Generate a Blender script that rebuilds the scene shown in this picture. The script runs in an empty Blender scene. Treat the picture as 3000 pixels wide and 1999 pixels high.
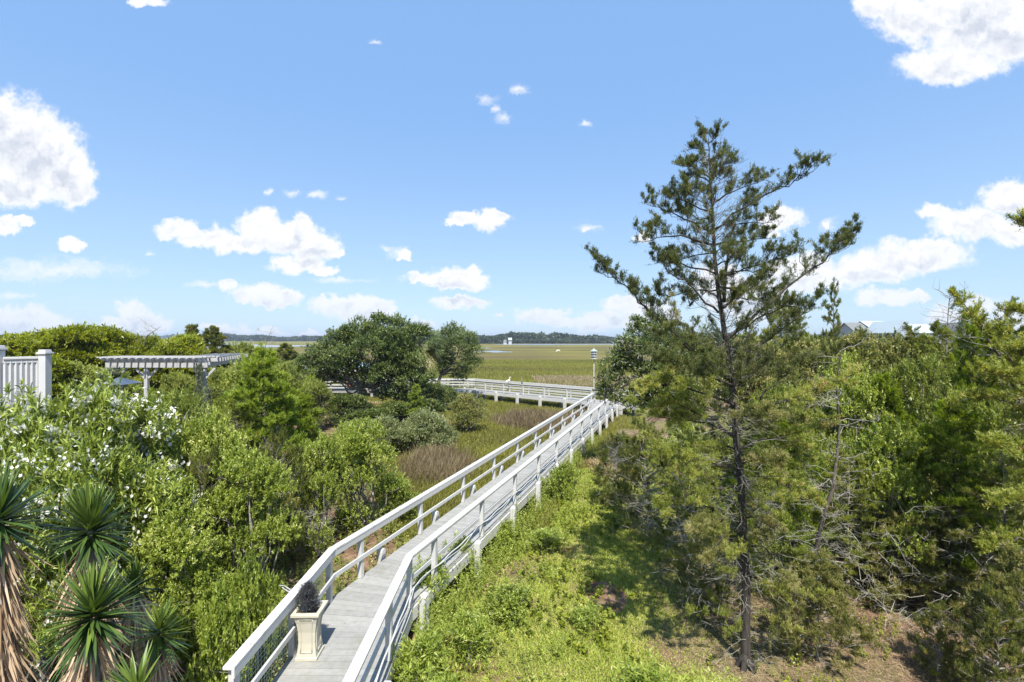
import bpy, math, random
import numpy as np
from mathutils import Vector, Matrix

# ------------------------------------------------------------------ camera, sky, sun
sc = bpy.context.scene
F, CX, CY, CZ = 1430.0, 1500.0, 992.0, 5.8     # focal length and horizon row of the 3000 px photograph, eye height
cam_d = bpy.data.cameras.new('camera'); cam = bpy.data.objects.new('camera', cam_d)
sc.collection.objects.link(cam); sc.camera = cam
cam.location = (0, 0, CZ); cam.rotation_euler = (math.radians(90), 0, 0)
cam_d.sensor_width = 36; cam_d.lens = 36*F/3000; cam_d.shift_y = -(999.5-CY)/3000
cam_d.clip_start = 0.05; cam_d.clip_end = 9000
sc.view_settings.view_transform = 'Standard'; sc.view_settings.look = 'None'
sc.view_settings.exposure = 1.14; sc.view_settings.gamma = 1
TS = Vector((0.07, -0.56, 0.83)).normalized()   # towards the sun
sun_d = bpy.data.lights.new('sun', 'SUN'); sun = bpy.data.objects.new('sun', sun_d); sc.collection.objects.link(sun)
sun_d.energy = 4.3; sun_d.angle = math.radians(0.55); sun_d.color = (1, 0.95, 0.86)
sun.rotation_euler = (-TS).to_track_quat('-Z', 'Y').to_euler()
sc.cycles.max_bounces = 7; sc.cycles.transparent_max_bounces = 8; sc.cycles.diffuse_bounces = 6

CLOUDS = [  # bearing and height as (across, down) on the horizon-facing plane, half sizes
 (30,400,105,120),(120,450,110,115),(190,500,80,90),(60,540,150,62),(225,560,55,42),(0,330,70,50),
 (15,660,42,26),(70,645,30,12),(215,718,36,20),(40,940,130,42),(150,960,90,26),
 (385,915,45,38),(430,950,75,30),(340,960,60,22),
 (520,672,64,24),(600,700,80,32),(490,682,28,18),(690,715,80,26),(760,665,66,44),(850,700,80,44),(925,720,72,44),(880,660,24,34),(980,740,28,16),(870,775,80,24),(940,795,46,14),
 (670,838,28,18),(770,855,62,28),(720,868,50,22),(840,868,46,22),(800,885,60,14),
 (970,895,62,26),(1040,905,95,34),(1120,905,40,26),(1060,935,60,14),
 (1360,635,44,24),(1430,645,50,28),(1480,638,26,15),(1320,655,28,8),
 (1180,750,22,16),(1240,815,60,14),(1320,815,66,34),(1380,815,40,34),(1330,838,90,14),(1350,885,80,14),
 (2600,20,90,46),(2700,60,130,70),(2860,60,170,120),(2780,190,150,52),(2960,90,130,90),(2560,10,60,30),
 (2960,580,90,46),(2850,650,120,48),(2740,620,50,26),(2700,750,140,48),(2580,780,110,44),(2490,800,70,42),(2980,680,80,36),
 (2290,640,60,36),(2250,680,30,22),(2425,660,12,10),(1890,690,26,18),(1716,674,16,8),
 (2600,870,90,24),(2690,868,40,18),(2200,880,130,60),(2350,800,120,48),(2100,830,80,50),
 (1590,922,80,18),(1560,932,40,12),(1640,945,60,14),(1820,890,60,24),(1780,935,70,26),(1900,930,90,40),(1740,955,60,18),
 (2860,900,50,34),(2960,940,70,34),(2780,930,60,26),
 (430,4,60,14),(680,972,60,22),(800,975,50,14),(900,985,60,12),(1240,955,32,18),(620,960,40,10),(1460,922,14,4),
]
WISPS = [(1425,290,34,20),(1520,262,42,20),(1455,320,22,14),(1475,345,24,16),(1100,124,16,11),(850,567,40,16),(930,575,34,18),(992,582,24,10),(785,562,10,14),(1715,364,26,10),
 (150,790,300,40),(60,800,160,30),(600,835,60,14),(1350,885,90,14),(30,865,70,20),(1720,672,46,18),(1170,742,44,20),(1130,728,30,10),(440,742,16,8),(1000,820,120,10),(2430,655,34,26),(60,648,40,14),(1320,655,40,10),(2880,900,160,30),(2200,900,200,60),(2380,790,150,50)]
def build_world():
    w = bpy.data.worlds.new('World'); sc.world = w; w.use_nodes = True
    nt = w.node_tree; N = nt.nodes; L = nt.links
    for n in list(N): N.remove(n)
    # --- cloud field group : plane position -> how deep inside a cloud
    def make_field(name, items):
        g = bpy.data.node_groups.new(name, 'ShaderNodeTree')
        g.interface.new_socket('P', in_out='INPUT', socket_type='NodeSocketVector')
        g.interface.new_socket('E', in_out='OUTPUT', socket_type='NodeSocketFloat')
        gi = g.nodes.new('NodeGroupInput'); go = g.nodes.new('NodeGroupOutput'); prev = None
        for (cx, cy, rx, ry) in items:
            a = g.nodes.new('ShaderNodeVectorMath'); a.operation = 'SUBTRACT'; a.inputs[1].default_value = (cx, cy, 0)
            g.links.new(gi.outputs[0], a.inputs[0])
            b = g.nodes.new('ShaderNodeVectorMath'); b.operation = 'MULTIPLY'; b.inputs[1].default_value = (1/rx, 1/ry, 0)
            g.links.new(a.outputs[0], b.inputs[0])
            c = g.nodes.new('ShaderNodeVectorMath'); c.operation = 'LENGTH'; g.links.new(b.outputs[0], c.inputs[0])
            if prev is None: prev = c.outputs['Value']
            else:
                m = g.nodes.new('ShaderNodeMath'); m.operation = 'SMOOTH_MIN'; m.inputs[2].default_value = 0.25
                g.links.new(prev, m.inputs[0]); g.links.new(c.outputs['Value'], m.inputs[1]); prev = m.outputs[0]
        s = g.nodes.new('ShaderNodeMath'); s.operation = 'SUBTRACT'; s.inputs[0].default_value = 1.0
        g.links.new(prev, s.inputs[1]); g.links.new(s.outputs[0], go.inputs[0]); return g
    g = make_field('cloud_field', CLOUDS); gw = make_field('wisp_field', WISPS)

    def math_(op, a, b=None, c=None, clamp=False):
        n = N.new('ShaderNodeMath'); n.operation = op; n.use_clamp = clamp
        for i, v in enumerate((a, b, c)):
            if v is None: continue
            if isinstance(v, (int, float)): n.inputs[i].default_value = v
            else: L.new(v, n.inputs[i])
        return n.outputs[0]
    def vmath(op, a, b):
        n = N.new('ShaderNodeVectorMath'); n.operation = op
        for i, v in enumerate((a, b)):
            if isinstance(v, tuple): n.inputs[i].default_value = v
            else: L.new(v, n.inputs[i])
        return n.outputs[0]
    def ramp(v, lo, hi):
        n = N.new('ShaderNodeMapRange'); n.interpolation_type = 'SMOOTHSTEP'
        n.inputs['From Min'].default_value = lo; n.inputs['From Max'].default_value = hi
        L.new(v, n.inputs['Value']); return n.outputs[0]
    def mix(f, a, b):
        n = N.new('ShaderNodeMix'); n.data_type = 'RGBA'
        if isinstance(f, float): n.inputs[0].default_value = f
        else: L.new(f, n.inputs[0])
        for i, v in ((6, a), (7, b)):
            if isinstance(v, tuple): n.inputs[i].default_value = v
            else: L.new(v, n.inputs[i])
        return n.outputs[2]
    tc = N.new('ShaderNodeTexCoord'); sp = N.new('ShaderNodeSeparateXYZ'); L.new(tc.outputs['Generated'], sp.inputs[0])
    x, y, z = sp.outputs
    ys = math_('MAXIMUM', y, 0.05)
    u = math_('MULTIPLY_ADD', math_('DIVIDE', x, ys), F, CX)
    v = math_('MULTIPLY_ADD', math_('DIVIDE', z, ys), -F, CY)
    cb = N.new('ShaderNodeCombineXYZ'); L.new(u, cb.inputs[0]); L.new(v, cb.inputs[1]); P = cb.outputs[0]
    def noise(vec, scale, detail, rough=.55):
        n = N.new('ShaderNodeTexNoise'); n.inputs['Scale'].default_value = scale
        n.inputs['Detail'].default_value = detail; n.inputs['Roughness'].default_value = rough
        L.new(vec, n.inputs['Vector']); return n
    n1 = noise(P, 0.018, 6, .62)
    off = vmath('MULTIPLY', vmath('SUBTRACT', n1.outputs['Color'], (.5, .5, .5)), (95., 80., 0.))
    P2 = vmath('ADD', P, off)
    def field(vec, g=g):
        n = N.new('ShaderNodeGroup'); n.node_tree = g; L.new(vec, n.inputs[0]); return n.outputs[0]
    e = field(P2)
    n2 = noise(P, 0.012, 9, .62); n3 = noise(P, 0.07, 5, .6)
    d = math_('ADD', e, math_('MULTIPLY_ADD', n2.outputs['Fac'], 1.0, -.5))
    d = math_('ADD', d, math_('MULTIPLY_ADD', n3.outputs['Fac'], .36, -.18))
    mask = ramp(d, -0.30, 0.26)
    n4 = noise(vmath('MULTIPLY', vmath('ADD', P, vmath('MULTIPLY', n1.outputs['Color'], (120., 90., 0.))), (.6, 1.25, 1.)), 0.028, 8, .68)
    wz = math_('ADD', field(vmath('ADD', P, vmath('MULTIPLY', vmath('SUBTRACT', n1.outputs['Color'], (.5, .5, .5)), (70., 50., 0.))), gw), math_('MULTIPLY_ADD', n4.outputs['Fac'], 2.6, -1.35))
    mask = math_('MAXIMUM', mask, math_('MULTIPLY', ramp(wz, -.15, 1.15), .8))
    front = ramp(y, .05, .2)
    r1 = noise(P2, .015, 5, .55); r2 = noise(vmath('ADD', P2, (-9., -20., 0.)), .015, 5, .55)
    relief = math_('MULTIPLY', math_('SUBTRACT', r2.outputs['Fac'], r1.outputs['Fac']), 2.3)
    mask = math_('MULTIPLY', mask, front)
    e2 = field(vmath('ADD', P2, (8., -38., 0.)))
    shade = math_('MULTIPLY', ramp(math_('ADD', e2, math_('MULTIPLY_ADD', n3.outputs['Fac'], .6, -.3)), 0.0, .9), ramp(math_('ADD', e, math_('MULTIPLY_ADD', n2.outputs['Fac'], 1.4, -.7)), -.05, .75))
    shade = math_('MULTIPLY_ADD', shade, .75, math_('MULTIPLY', math_('ADD', relief, .08), ramp(e, -.1, .5)), clamp=True)
    sky = N.new('ShaderNodeTexSky'); sky.sky_type = 'NISHITA'; sky.sun_disc = False
    sky.sun_elevation = math.asin(TS.z); sky.sun_rotation = math.atan2(TS.x, TS.y)
    sky.altitude = 0; sky.air_density = 1.0; sky.dust_density = 0.6; sky.ozone_density = 1.6
    skyc = vmath('MULTIPLY', sky.outputs[0], SKYMUL)
    # clear air is paler and more even than the model sky: blend towards one blue
    hz = ramp(z, -0.05, 0.45)
    tone = mix(hz, SKYLOW, SKYHIGH)
    skyc = mix(0.82, skyc, tone)
    cl = mix(shade, CLW, CLG)
    far = ramp(z, 0.0, 0.16)
    cl = mix(far, mix(0.28, cl, tone), cl)
    col = mix(math_('MULTIPLY', mask, .97), skyc, cl)
    bg = N.new('ShaderNodeBackground'); bg.inputs['Strength'].default_value = 0.10; L.new(col, bg.inputs['Color'])
    out = N.new('ShaderNodeOutputWorld'); L.new(bg.outputs[0], out.inputs[0])
    w.cycles.sampling_method = 'MANUAL'; w.cycles.sample_map_resolution = 512
SKYMUL = (1.2, 1.25, 1.3)
SKYHIGH = (1.24, 2.29, 4.15, 1); SKYLOW = (2.25, 3.15, 4.15, 1)
CLW = (4.9, 4.9, 5.0, 1); CLG = (3.15, 3.38, 3.85, 1)
build_world()

# ------------------------------------------------------------------ helpers
C = sc.collection
def W3(px, py, Y): return np.array([(px-CX)/F*Y, Y, CZ-(py-CY)/F*Y])
def XW(px, Y): return (px-CX)/F*Y
def rs(seed): return np.random.RandomState(seed)
def unit(a): return a/np.maximum(np.linalg.norm(a, axis=-1, keepdims=True), 1e-9)

def tag(o, label, cat, group=None, kind=None):
    if label: o['label'] = label
    if cat: o['category'] = cat
    if group: o['group'] = group
    if kind: o['kind'] = kind
    return o
def empty(name, loc, label, cat, group=None, rz=0, scale=(1, 1, 1)):
    o = bpy.data.objects.new(name, None); C.objects.link(o); o.location = loc; o.rotation_euler = (0, 0, rz); o.scale = scale
    o.empty_display_size = .2
    return tag(o, label, cat, group)
def link(name, me, parent=None):
    o = bpy.data.objects.new(name, me); C.objects.link(o)
    if parent: o.parent = parent
    return o
def quad_mesh(name, V, mat, tint=None, smooth=False):
    """V (n,4,3): n loose quads"""
    V = np.asarray(V, dtype=np.float32); n = len(V); me = bpy.data.meshes.new(name)
    me.vertices.add(n*4); me.loops.add(n*4); me.polygons.add(n)
    me.vertices.foreach_set('co', V.reshape(-1)); me.loops.foreach_set('vertex_index', np.arange(n*4, dtype=np.int32))
    me.polygons.foreach_set('loop_start', np.arange(0, n*4, 4, dtype=np.int32))
    me.update(calc_edges=True)
    if tint is not None:
        a = me.attributes.new('tint', 'FLOAT', 'FACE'); a.data.foreach_set('value', np.asarray(tint, dtype=np.float32))
    me.materials.append(mat); return me
class MB:
    """collects solid pieces of one mesh"""
    def __init__(s): s.v = []; s.f = []; s.n = 0; s.t = []
    def add(s, V, Fs, t=0.5):
        s.v.append(np.asarray(V, float)); s.f += [tuple(i+s.n for i in f) for f in Fs]; s.t += [t]*len(Fs); s.n += len(V); return s
    def box(s, c, size, R=None, t=.5, taper=1.0):
        h = np.array(size)/2.
        V = np.array([[-1,-1,-1],[1,-1,-1],[1,1,-1],[-1,1,-1],[-1,-1,1],[1,-1,1],[1,1,1],[-1,1,1]], float)*h
        V[4:, :2] *= taper
        if R is not None: V = V@np.array(R).T
        return s.add(V+np.array(c), [(0,3,2,1),(4,5,6,7),(0,1,5,4),(1,2,6,5),(2,3,7,6),(3,0,4,7)], t)
    def bar(s, a, b, w, h, t=.5, up=(0, 0, 1)):
        """box from a to b, w sideways, h upward, centred on the line"""
        a = np.array(a, float); b = np.array(b, float); d = b-a; L = np.linalg.norm(d); d /= L
        sd = np.cross(d, up); sd /= np.linalg.norm(sd); u = np.cross(sd, d)
        return s.box((a+b)/2, (L, w, h), np.stack([d, sd, u], 1), t)
    def tube(s, P, r, n=6, t=.5, cap=True):
        P = np.asarray(P, float); m = len(P); r = np.broadcast_to(r, (m,))
        T = unit(np.gradient(P, axis=0)); ref = np.array([0.13, 0.27, 1.]) if abs(T[0][2]) < .8 else np.array([1., .2, .1])
        A = unit(np.cross(T, ref)); B = np.cross(T, A); th = np.arange(n)/n*2*math.pi
        V = P[:, None]+r[:, None, None]*(np.cos(th)[None, :, None]*A[:, None]+np.sin(th)[None, :, None]*B[:, None])
        Fs = [(i*n+j, i*n+(j+1) % n, (i+1)*n+(j+1) % n, (i+1)*n+j) for i in range(m-1) for j in range(n)]
        if cap: Fs += [tuple(range(n))[::-1], tuple(range((m-1)*n, m*n))]
        return s.add(V.reshape(-1, 3), Fs, t)
    def build(s, name, mat, parent=None, smooth=False, bevel=0):
        me = bpy.data.meshes.new(name); V = np.concatenate(s.v) if s.v else np.zeros((0, 3))
        me.from_pydata([tuple(x) for x in V], [], s.f)
        a = me.attributes.new('tint', 'FLOAT', 'FACE'); a.data.foreach_set('value', np.array(s.t, dtype=np.float32))
        if smooth: me.polygons.foreach_set('use_smooth', [True]*len(me.polygons))
        me.materials.append(mat); me.update()
        o = link(name, me, parent)
        if bevel:
            b = o.modifiers.new('bevel', 'BEVEL'); b.width = bevel; b.segments = 2; b.limit_method = 'ANGLE'
        return o

# ------------------------------------------------------------------ materials
def newmat(name):
    m = bpy.data.materials.new(name); m.use_nodes = True; nt = m.node_tree
    for n in list(nt.nodes): nt.nodes.remove(n)
    return m, nt.nodes, nt.links
def ramp_node(N, stops):
    r = N.new('ShaderNodeValToRGB'); el = r.color_ramp.elements
    while len(el) < len(stops): el.new(.5)
    for e, (p, c) in zip(el, stops): e.position = p; e.color = (*c, 1)
    return r
def leaf_mat(name, stops, transl=.42, gloss=.5, rough=.42):
    m, N, L = newmat(name)
    at = N.new('ShaderNodeAttribute'); at.attribute_name = 'tint'
    r = ramp_node(N, stops); L.new(at.outputs['Fac'], r.inputs[0])
    p = N.new('ShaderNodeBsdfPrincipled'); p.inputs['Roughness'].default_value = rough
    p.inputs['Specular IOR Level'].default_value = gloss; L.new(r.outputs[0], p.inputs['Base Color'])
    t = N.new('ShaderNodeBsdfTranslucent')
    hs = N.new('ShaderNodeHueSaturation'); hs.inputs['Hue'].default_value = .485; hs.inputs['Saturation'].default_value = 1.15; hs.inputs['Value'].default_value = 1.5
    L.new(r.outputs[0], hs.inputs['Color']); L.new(hs.outputs[0], t.inputs[0])
    mx = N.new('ShaderNodeMixShader'); mx.inputs[0].default_value = transl
    L.new(p.outputs[0], mx.inputs[1]); L.new(t.outputs[0], mx.inputs[2])
    o = N.new('ShaderNodeOutputMaterial'); L.new(mx.outputs[0], o.inputs[0]); return m
def solid_mat(name, c1, c2, scale=8, rough=.6, bump=.0, stretch=(1, 1, 1), tintamt=0, dirt=None, dirt_scale=2., dirt_thr=(.55, .75), spec=.4, metal=0):
    m, N, L = newmat(name)
    tc = N.new('ShaderNodeTexCoord'); mp = N.new('ShaderNodeMapping'); mp.inputs['Scale'].default_value = stretch
    L.new(tc.outputs['Object'], mp.inputs[0])
    n = N.new('ShaderNodeTexNoise'); n.inputs['Scale'].default_value = scale; n.inputs['Detail'].default_value = 6; n.inputs['Roughness'].default_value = .65
    L.new(mp.outputs[0], n.inputs['Vector'])
    r = ramp_node(N, [(.3, c1), (.7, c2)]); L.new(n.outputs['Fac'], r.inputs[0]); col = r.outputs[0]
    if tintamt:
        at = N.new('ShaderNodeAttribute'); at.attribute_name = 'tint'
        mr = N.new('ShaderNodeMapRange'); mr.inputs['To Min'].default_value = 1-tintamt; mr.inputs['To Max'].default_value = 1+tintamt
        L.new(at.outputs['Fac'], mr.inputs[0])
        vm = N.new('ShaderNodeVectorMath'); vm.operation = 'SCALE'; L.new(col, vm.inputs[0]); L.new(mr.outputs[0], vm.inputs['Scale']); col = vm.outputs[0]
    if dirt:
        n2 = N.new('ShaderNodeTexNoise'); n2.inputs['Scale'].default_value = dirt_scale; n2.inputs['Detail'].default_value = 8; n2.inputs['Roughness'].default_value = .7
        L.new(tc.outputs['Object'], n2.inputs['Vector'])
        mr = N.new('ShaderNodeMapRange'); mr.inputs[1].default_value = dirt_thr[0]; mr.inputs[2].default_value = dirt_thr[1]
        L.new(n2.outputs['Fac'], mr.inputs[0])
        mx = N.new('ShaderNodeMix'); mx.data_type = 'RGBA'; L.new(mr.outputs[0], mx.inputs[0]); L.new(col, mx.inputs[6]); mx.inputs[7].default_value = (*dirt, 1); col = mx.outputs[2]
    p = N.new('ShaderNodeBsdfPrincipled'); p.inputs['Roughness'].default_value = rough; p.inputs['Specular IOR Level'].default_value = spec
    p.inputs['Metallic'].default_value = metal
    L.new(col, p.inputs['Base Color'])
    if bump:
        b = N.new('ShaderNodeBump'); b.inputs['Strength'].default_value = bump; b.inputs['Distance'].default_value = .01
        L.new(n.outputs['Fac'], b.inputs['Height']); L.new(b.outputs[0], p.inputs['Normal'])
    o = N.new('ShaderNodeOutputMaterial'); L.new(p.outputs[0], o.inputs[0]); return m

M = {}
M['bright'] = leaf_mat('bright_leaves', [(0, (0.089, 0.138, 0.013)), (.45, (0.243, 0.307, 0.047)), (.8, (0.401, 0.463, 0.109)), (1, (0.581, 0.575, 0.243))])
M['mid'] = leaf_mat('mid_green_leaves', [(0, (0.080, 0.111, 0.021)), (.5, (0.216, 0.264, 0.054)), (.85, (0.366, 0.402, 0.098)), (1, (0.542, 0.471, 0.214))])
M['yellowgreen'] = leaf_mat('yellow_green_leaves', [(0, (0.083, 0.103, 0.012)), (.5, (0.214, 0.258, 0.021)), (1, (0.380, 0.400, 0.060))])
M['oak'] = leaf_mat('oak_leaves', [(0, (0.044, 0.070, 0.016)), (.5, (0.114, 0.158, 0.037)), (.85, (0.234, 0.282, 0.091)), (1, (0.470, 0.497, 0.229))], .35, .5, .4)
M['grey'] = leaf_mat('grey_green_leaves', [(0, (0.087, 0.116, 0.041)), (.5, (0.237, 0.272, 0.109)), (1, (0.424, 0.439, 0.244))])
M['cedar'] = leaf_mat('cedar_needles', [(0, (0.054, 0.074, 0.019)), (.5, (0.147, 0.173, 0.041)), (.8, (0.274, 0.281, 0.061)), (1, (0.490, 0.335, 0.144))], .42, .3, .5)
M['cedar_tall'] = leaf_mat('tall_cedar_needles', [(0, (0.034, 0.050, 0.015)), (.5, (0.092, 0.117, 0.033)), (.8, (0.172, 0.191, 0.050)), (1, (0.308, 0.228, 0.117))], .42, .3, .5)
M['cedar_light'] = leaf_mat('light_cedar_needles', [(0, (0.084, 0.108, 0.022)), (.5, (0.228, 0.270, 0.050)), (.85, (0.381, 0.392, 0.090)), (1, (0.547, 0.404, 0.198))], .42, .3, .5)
M['cedar_young'] = leaf_mat('young_cedar_needles', [(0, (0.075, 0.114, 0.013)), (.5, (0.213, 0.293, 0.034)), (.85, (0.350, 0.419, 0.067)), (1, (0.450, 0.407, 0.133))], .42, .3, .5)
M['cedar_pale'] = leaf_mat('pale_cedar_needles', [(0, (0.083, 0.101, 0.026)), (.5, (0.226, 0.236, 0.065)), (.85, (0.381, 0.337, 0.155)), (1, (0.541, 0.449, 0.285))], .42, .3, .5)
M['oleander'] = leaf_mat('oleander_leaves', [(0, (0.081, 0.114, 0.022)), (.5, (0.230, 0.298, 0.049)), (.9, (0.406, 0.455, 0.111)), (1, (0.600, 0.600, 0.099))], .3, .5, .4)
M['petal'] = leaf_mat('white_petals', [(0, (.6, .6, .54)), (1, (.75, .75, .7))], .3, .2)
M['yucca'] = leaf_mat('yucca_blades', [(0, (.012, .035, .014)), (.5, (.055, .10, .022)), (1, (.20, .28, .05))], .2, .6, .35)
M['dead'] = leaf_mat('dead_blades', [(0, (.16, .11, .07)), (.5, (.42, .31, .20)), (1, (.62, .50, .35))], .2, .2)
M['palm'] = leaf_mat('palm_fronds', [(0, (.05, .075, .02)), (.5, (.12, .16, .045)), (.7, (.26, .24, .08)), (1, (.45, .35, .16))], .2, .5, .4)
M['thicket'] = leaf_mat('thicket_leaves', [(0, (0.074, 0.090, 0.026)), (.5, (0.212, 0.234, 0.060)), (.85, (0.339, 0.333, 0.108)), (1, (0.456, 0.387, 0.216))])
M['grass'] = leaf_mat('grass_blades', [(0, (0.106, 0.128, 0.029)), (.4, (0.282, 0.349, 0.058)), (.8, (0.436, 0.465, 0.116)), (1, (0.541, 0.445, 0.232))], .35, .3)
M['marsh'] = leaf_mat('marsh_grass_blades', [(0, (0.072, 0.055, 0.028)), (.3, (0.134, 0.120, 0.043)), (.6, (0.196, 0.200, 0.043)), (1, (0.288, 0.280, 0.067))], .35, .25)
M['reed'] = leaf_mat('brown_reed_blades', [(0, (.07, .055, .03)), (.5, (.20, .155, .09)), (1, (.38, .32, .19))], .25, .2)
M['straw'] = leaf_mat('straw_blades', [(0, (.17, .11, .065)), (.5, (.38, .29, .17)), (1, (.54, .44, .27))], .25, .2)
M['black_plant'] = leaf_mat('charcoal_plant', [(0, (.02, .021, .024)), (1, (.085, .09, .1))], .05, .4)
M['vine'] = leaf_mat('vine_leaves', [(0, (.07, .09, .05)), (1, (.24, .27, .17))])
M['bark'] = solid_mat('dark_bark', (.03, .025, .02), (.12, .10, .08), 22, .9, .8, (1, 1, .25))
M['bark_red'] = solid_mat('red_brown_bark', (.014, .012, .010), (.075, .062, .052), 26, .9, .9, (1, 1, .18), dirt=(.2, .19, .17), dirt_scale=9, dirt_thr=(.62, .74))
M['bark_grey'] = solid_mat('grey_bark', (.09, .08, .068), (.27, .25, .22), 16, .9, .7, (1, 1, .4))
M['twig'] = solid_mat('grey_twigs', (.13, .11, .095), (.36, .33, .29), 12, .9, .3)
M['lichen'] = solid_mat('lichen_twigs', (.15, .14, .115), (.34, .33, .28), 18, .95, .5)
M['paint'] = solid_mat('white_paint', (.43, .43, .42), (.50, .50, .49), 30, .5, .15, (1, 1, 1), tintamt=.06, dirt=(.27, .27, .22), dirt_scale=3.5, dirt_thr=(.56, .82))
M['cappaint'] = solid_mat('worn_white_paint', (.41, .41, .395), (.54, .54, .525), 22, .55, .4, (1, 1, 1), tintamt=.06, dirt=(.27, .245, .20), dirt_scale=5, dirt_thr=(.56, .70))
M['deck'] = solid_mat('deck_paint', (.235, .232, .218), (.295, .292, .277), 9, .62, .35, (1, 1, 1), tintamt=.09, dirt=(.15, .15, .10), dirt_scale=1.4, dirt_thr=(.52, .85))
M['under'] = solid_mat('raw_timber', (.13, .11, .085), (.26, .23, .18), 12, .85, .4, (1, 1, .3))
M['vinyl'] = solid_mat('white_vinyl', (.43, .43, .44), (.47, .47, .48), 5, .3)
M['pergola'] = solid_mat('grey_white_timber', (.30, .30, .31), (.40, .40, .40), 14, .7, .3, dirt=(.2, .2, .18), dirt_scale=3)
M['planter'] = solid_mat('cream_planter', (.40, .375, .295), (.46, .435, .355), 6, .4, .05, dirt=(.42, .36, .22), dirt_scale=5, dirt_thr=(.6, .85))
M['soil'] = solid_mat('potting_soil', (.02, .016, .012), (.06, .045, .035), 40, .95, .5)
M['drift'] = solid_mat('silver_driftwood', (.2, .2, .21), (.45, .45, .45), 20, .8, .4)
M['tealroof'] = solid_mat('pale_teal_metal', (.32, .42, .40), (.42, .52, .49), 4, .35, 0, metal=.2)
M['blueroof'] = solid_mat('slate_blue_metal', (.07, .09, .13), (.12, .15, .2), 4, .35, 0, metal=.3)
M['shingle'] = solid_mat('grey_shingles', (.10, .11, .115), (.19, .2, .2), 10, .85, .4)
M['whiteroof'] = solid_mat('white_metal_roof', (.34, .40, .43), (.42, .48, .51), 3, .35)
M['whitewall'] = solid_mat('white_siding', (.32, .34, .37), (.38, .41, .44), 3, .6)
M['bluewall'] = solid_mat('pale_blue_siding', (.22, .29, .35), (.27, .34, .41), 3, .6)
M['glass'] = solid_mat('window_glass', (.05, .07, .09), (.1, .13, .16), 2, .08, spec=.8)
M['pot'] = solid_mat('blue_green_pot', (.03, .07, .08), (.06, .12, .13), 6, .4)
M['orange'] = solid_mat('orange_vinyl', (.55, .12, .02), (.65, .18, .03), 5, .5)
M['hole'] = solid_mat('dark_opening', (.01, .01, .012), (.02, .02, .02), 5, .9)
M['birdwhite'] = solid_mat('white_feathers', (.72, .72, .70), (.82, .82, .8), 30, .8, .2)
M['beak'] = solid_mat('orange_beak', (.5, .28, .05), (.6, .34, .08), 10, .5)
M['leg'] = solid_mat('dark_legs', (.02, .02, .02), (.04, .04, .04), 10, .6)
M['steel'] = solid_mat('grey_metal', (.3, .31, .32), (.42, .43, .44), 10, .45, metal=.6)
M['net'] = solid_mat('pale_green_mesh', (.32, .38, .30), (.44, .5, .42), 10, .6)

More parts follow.
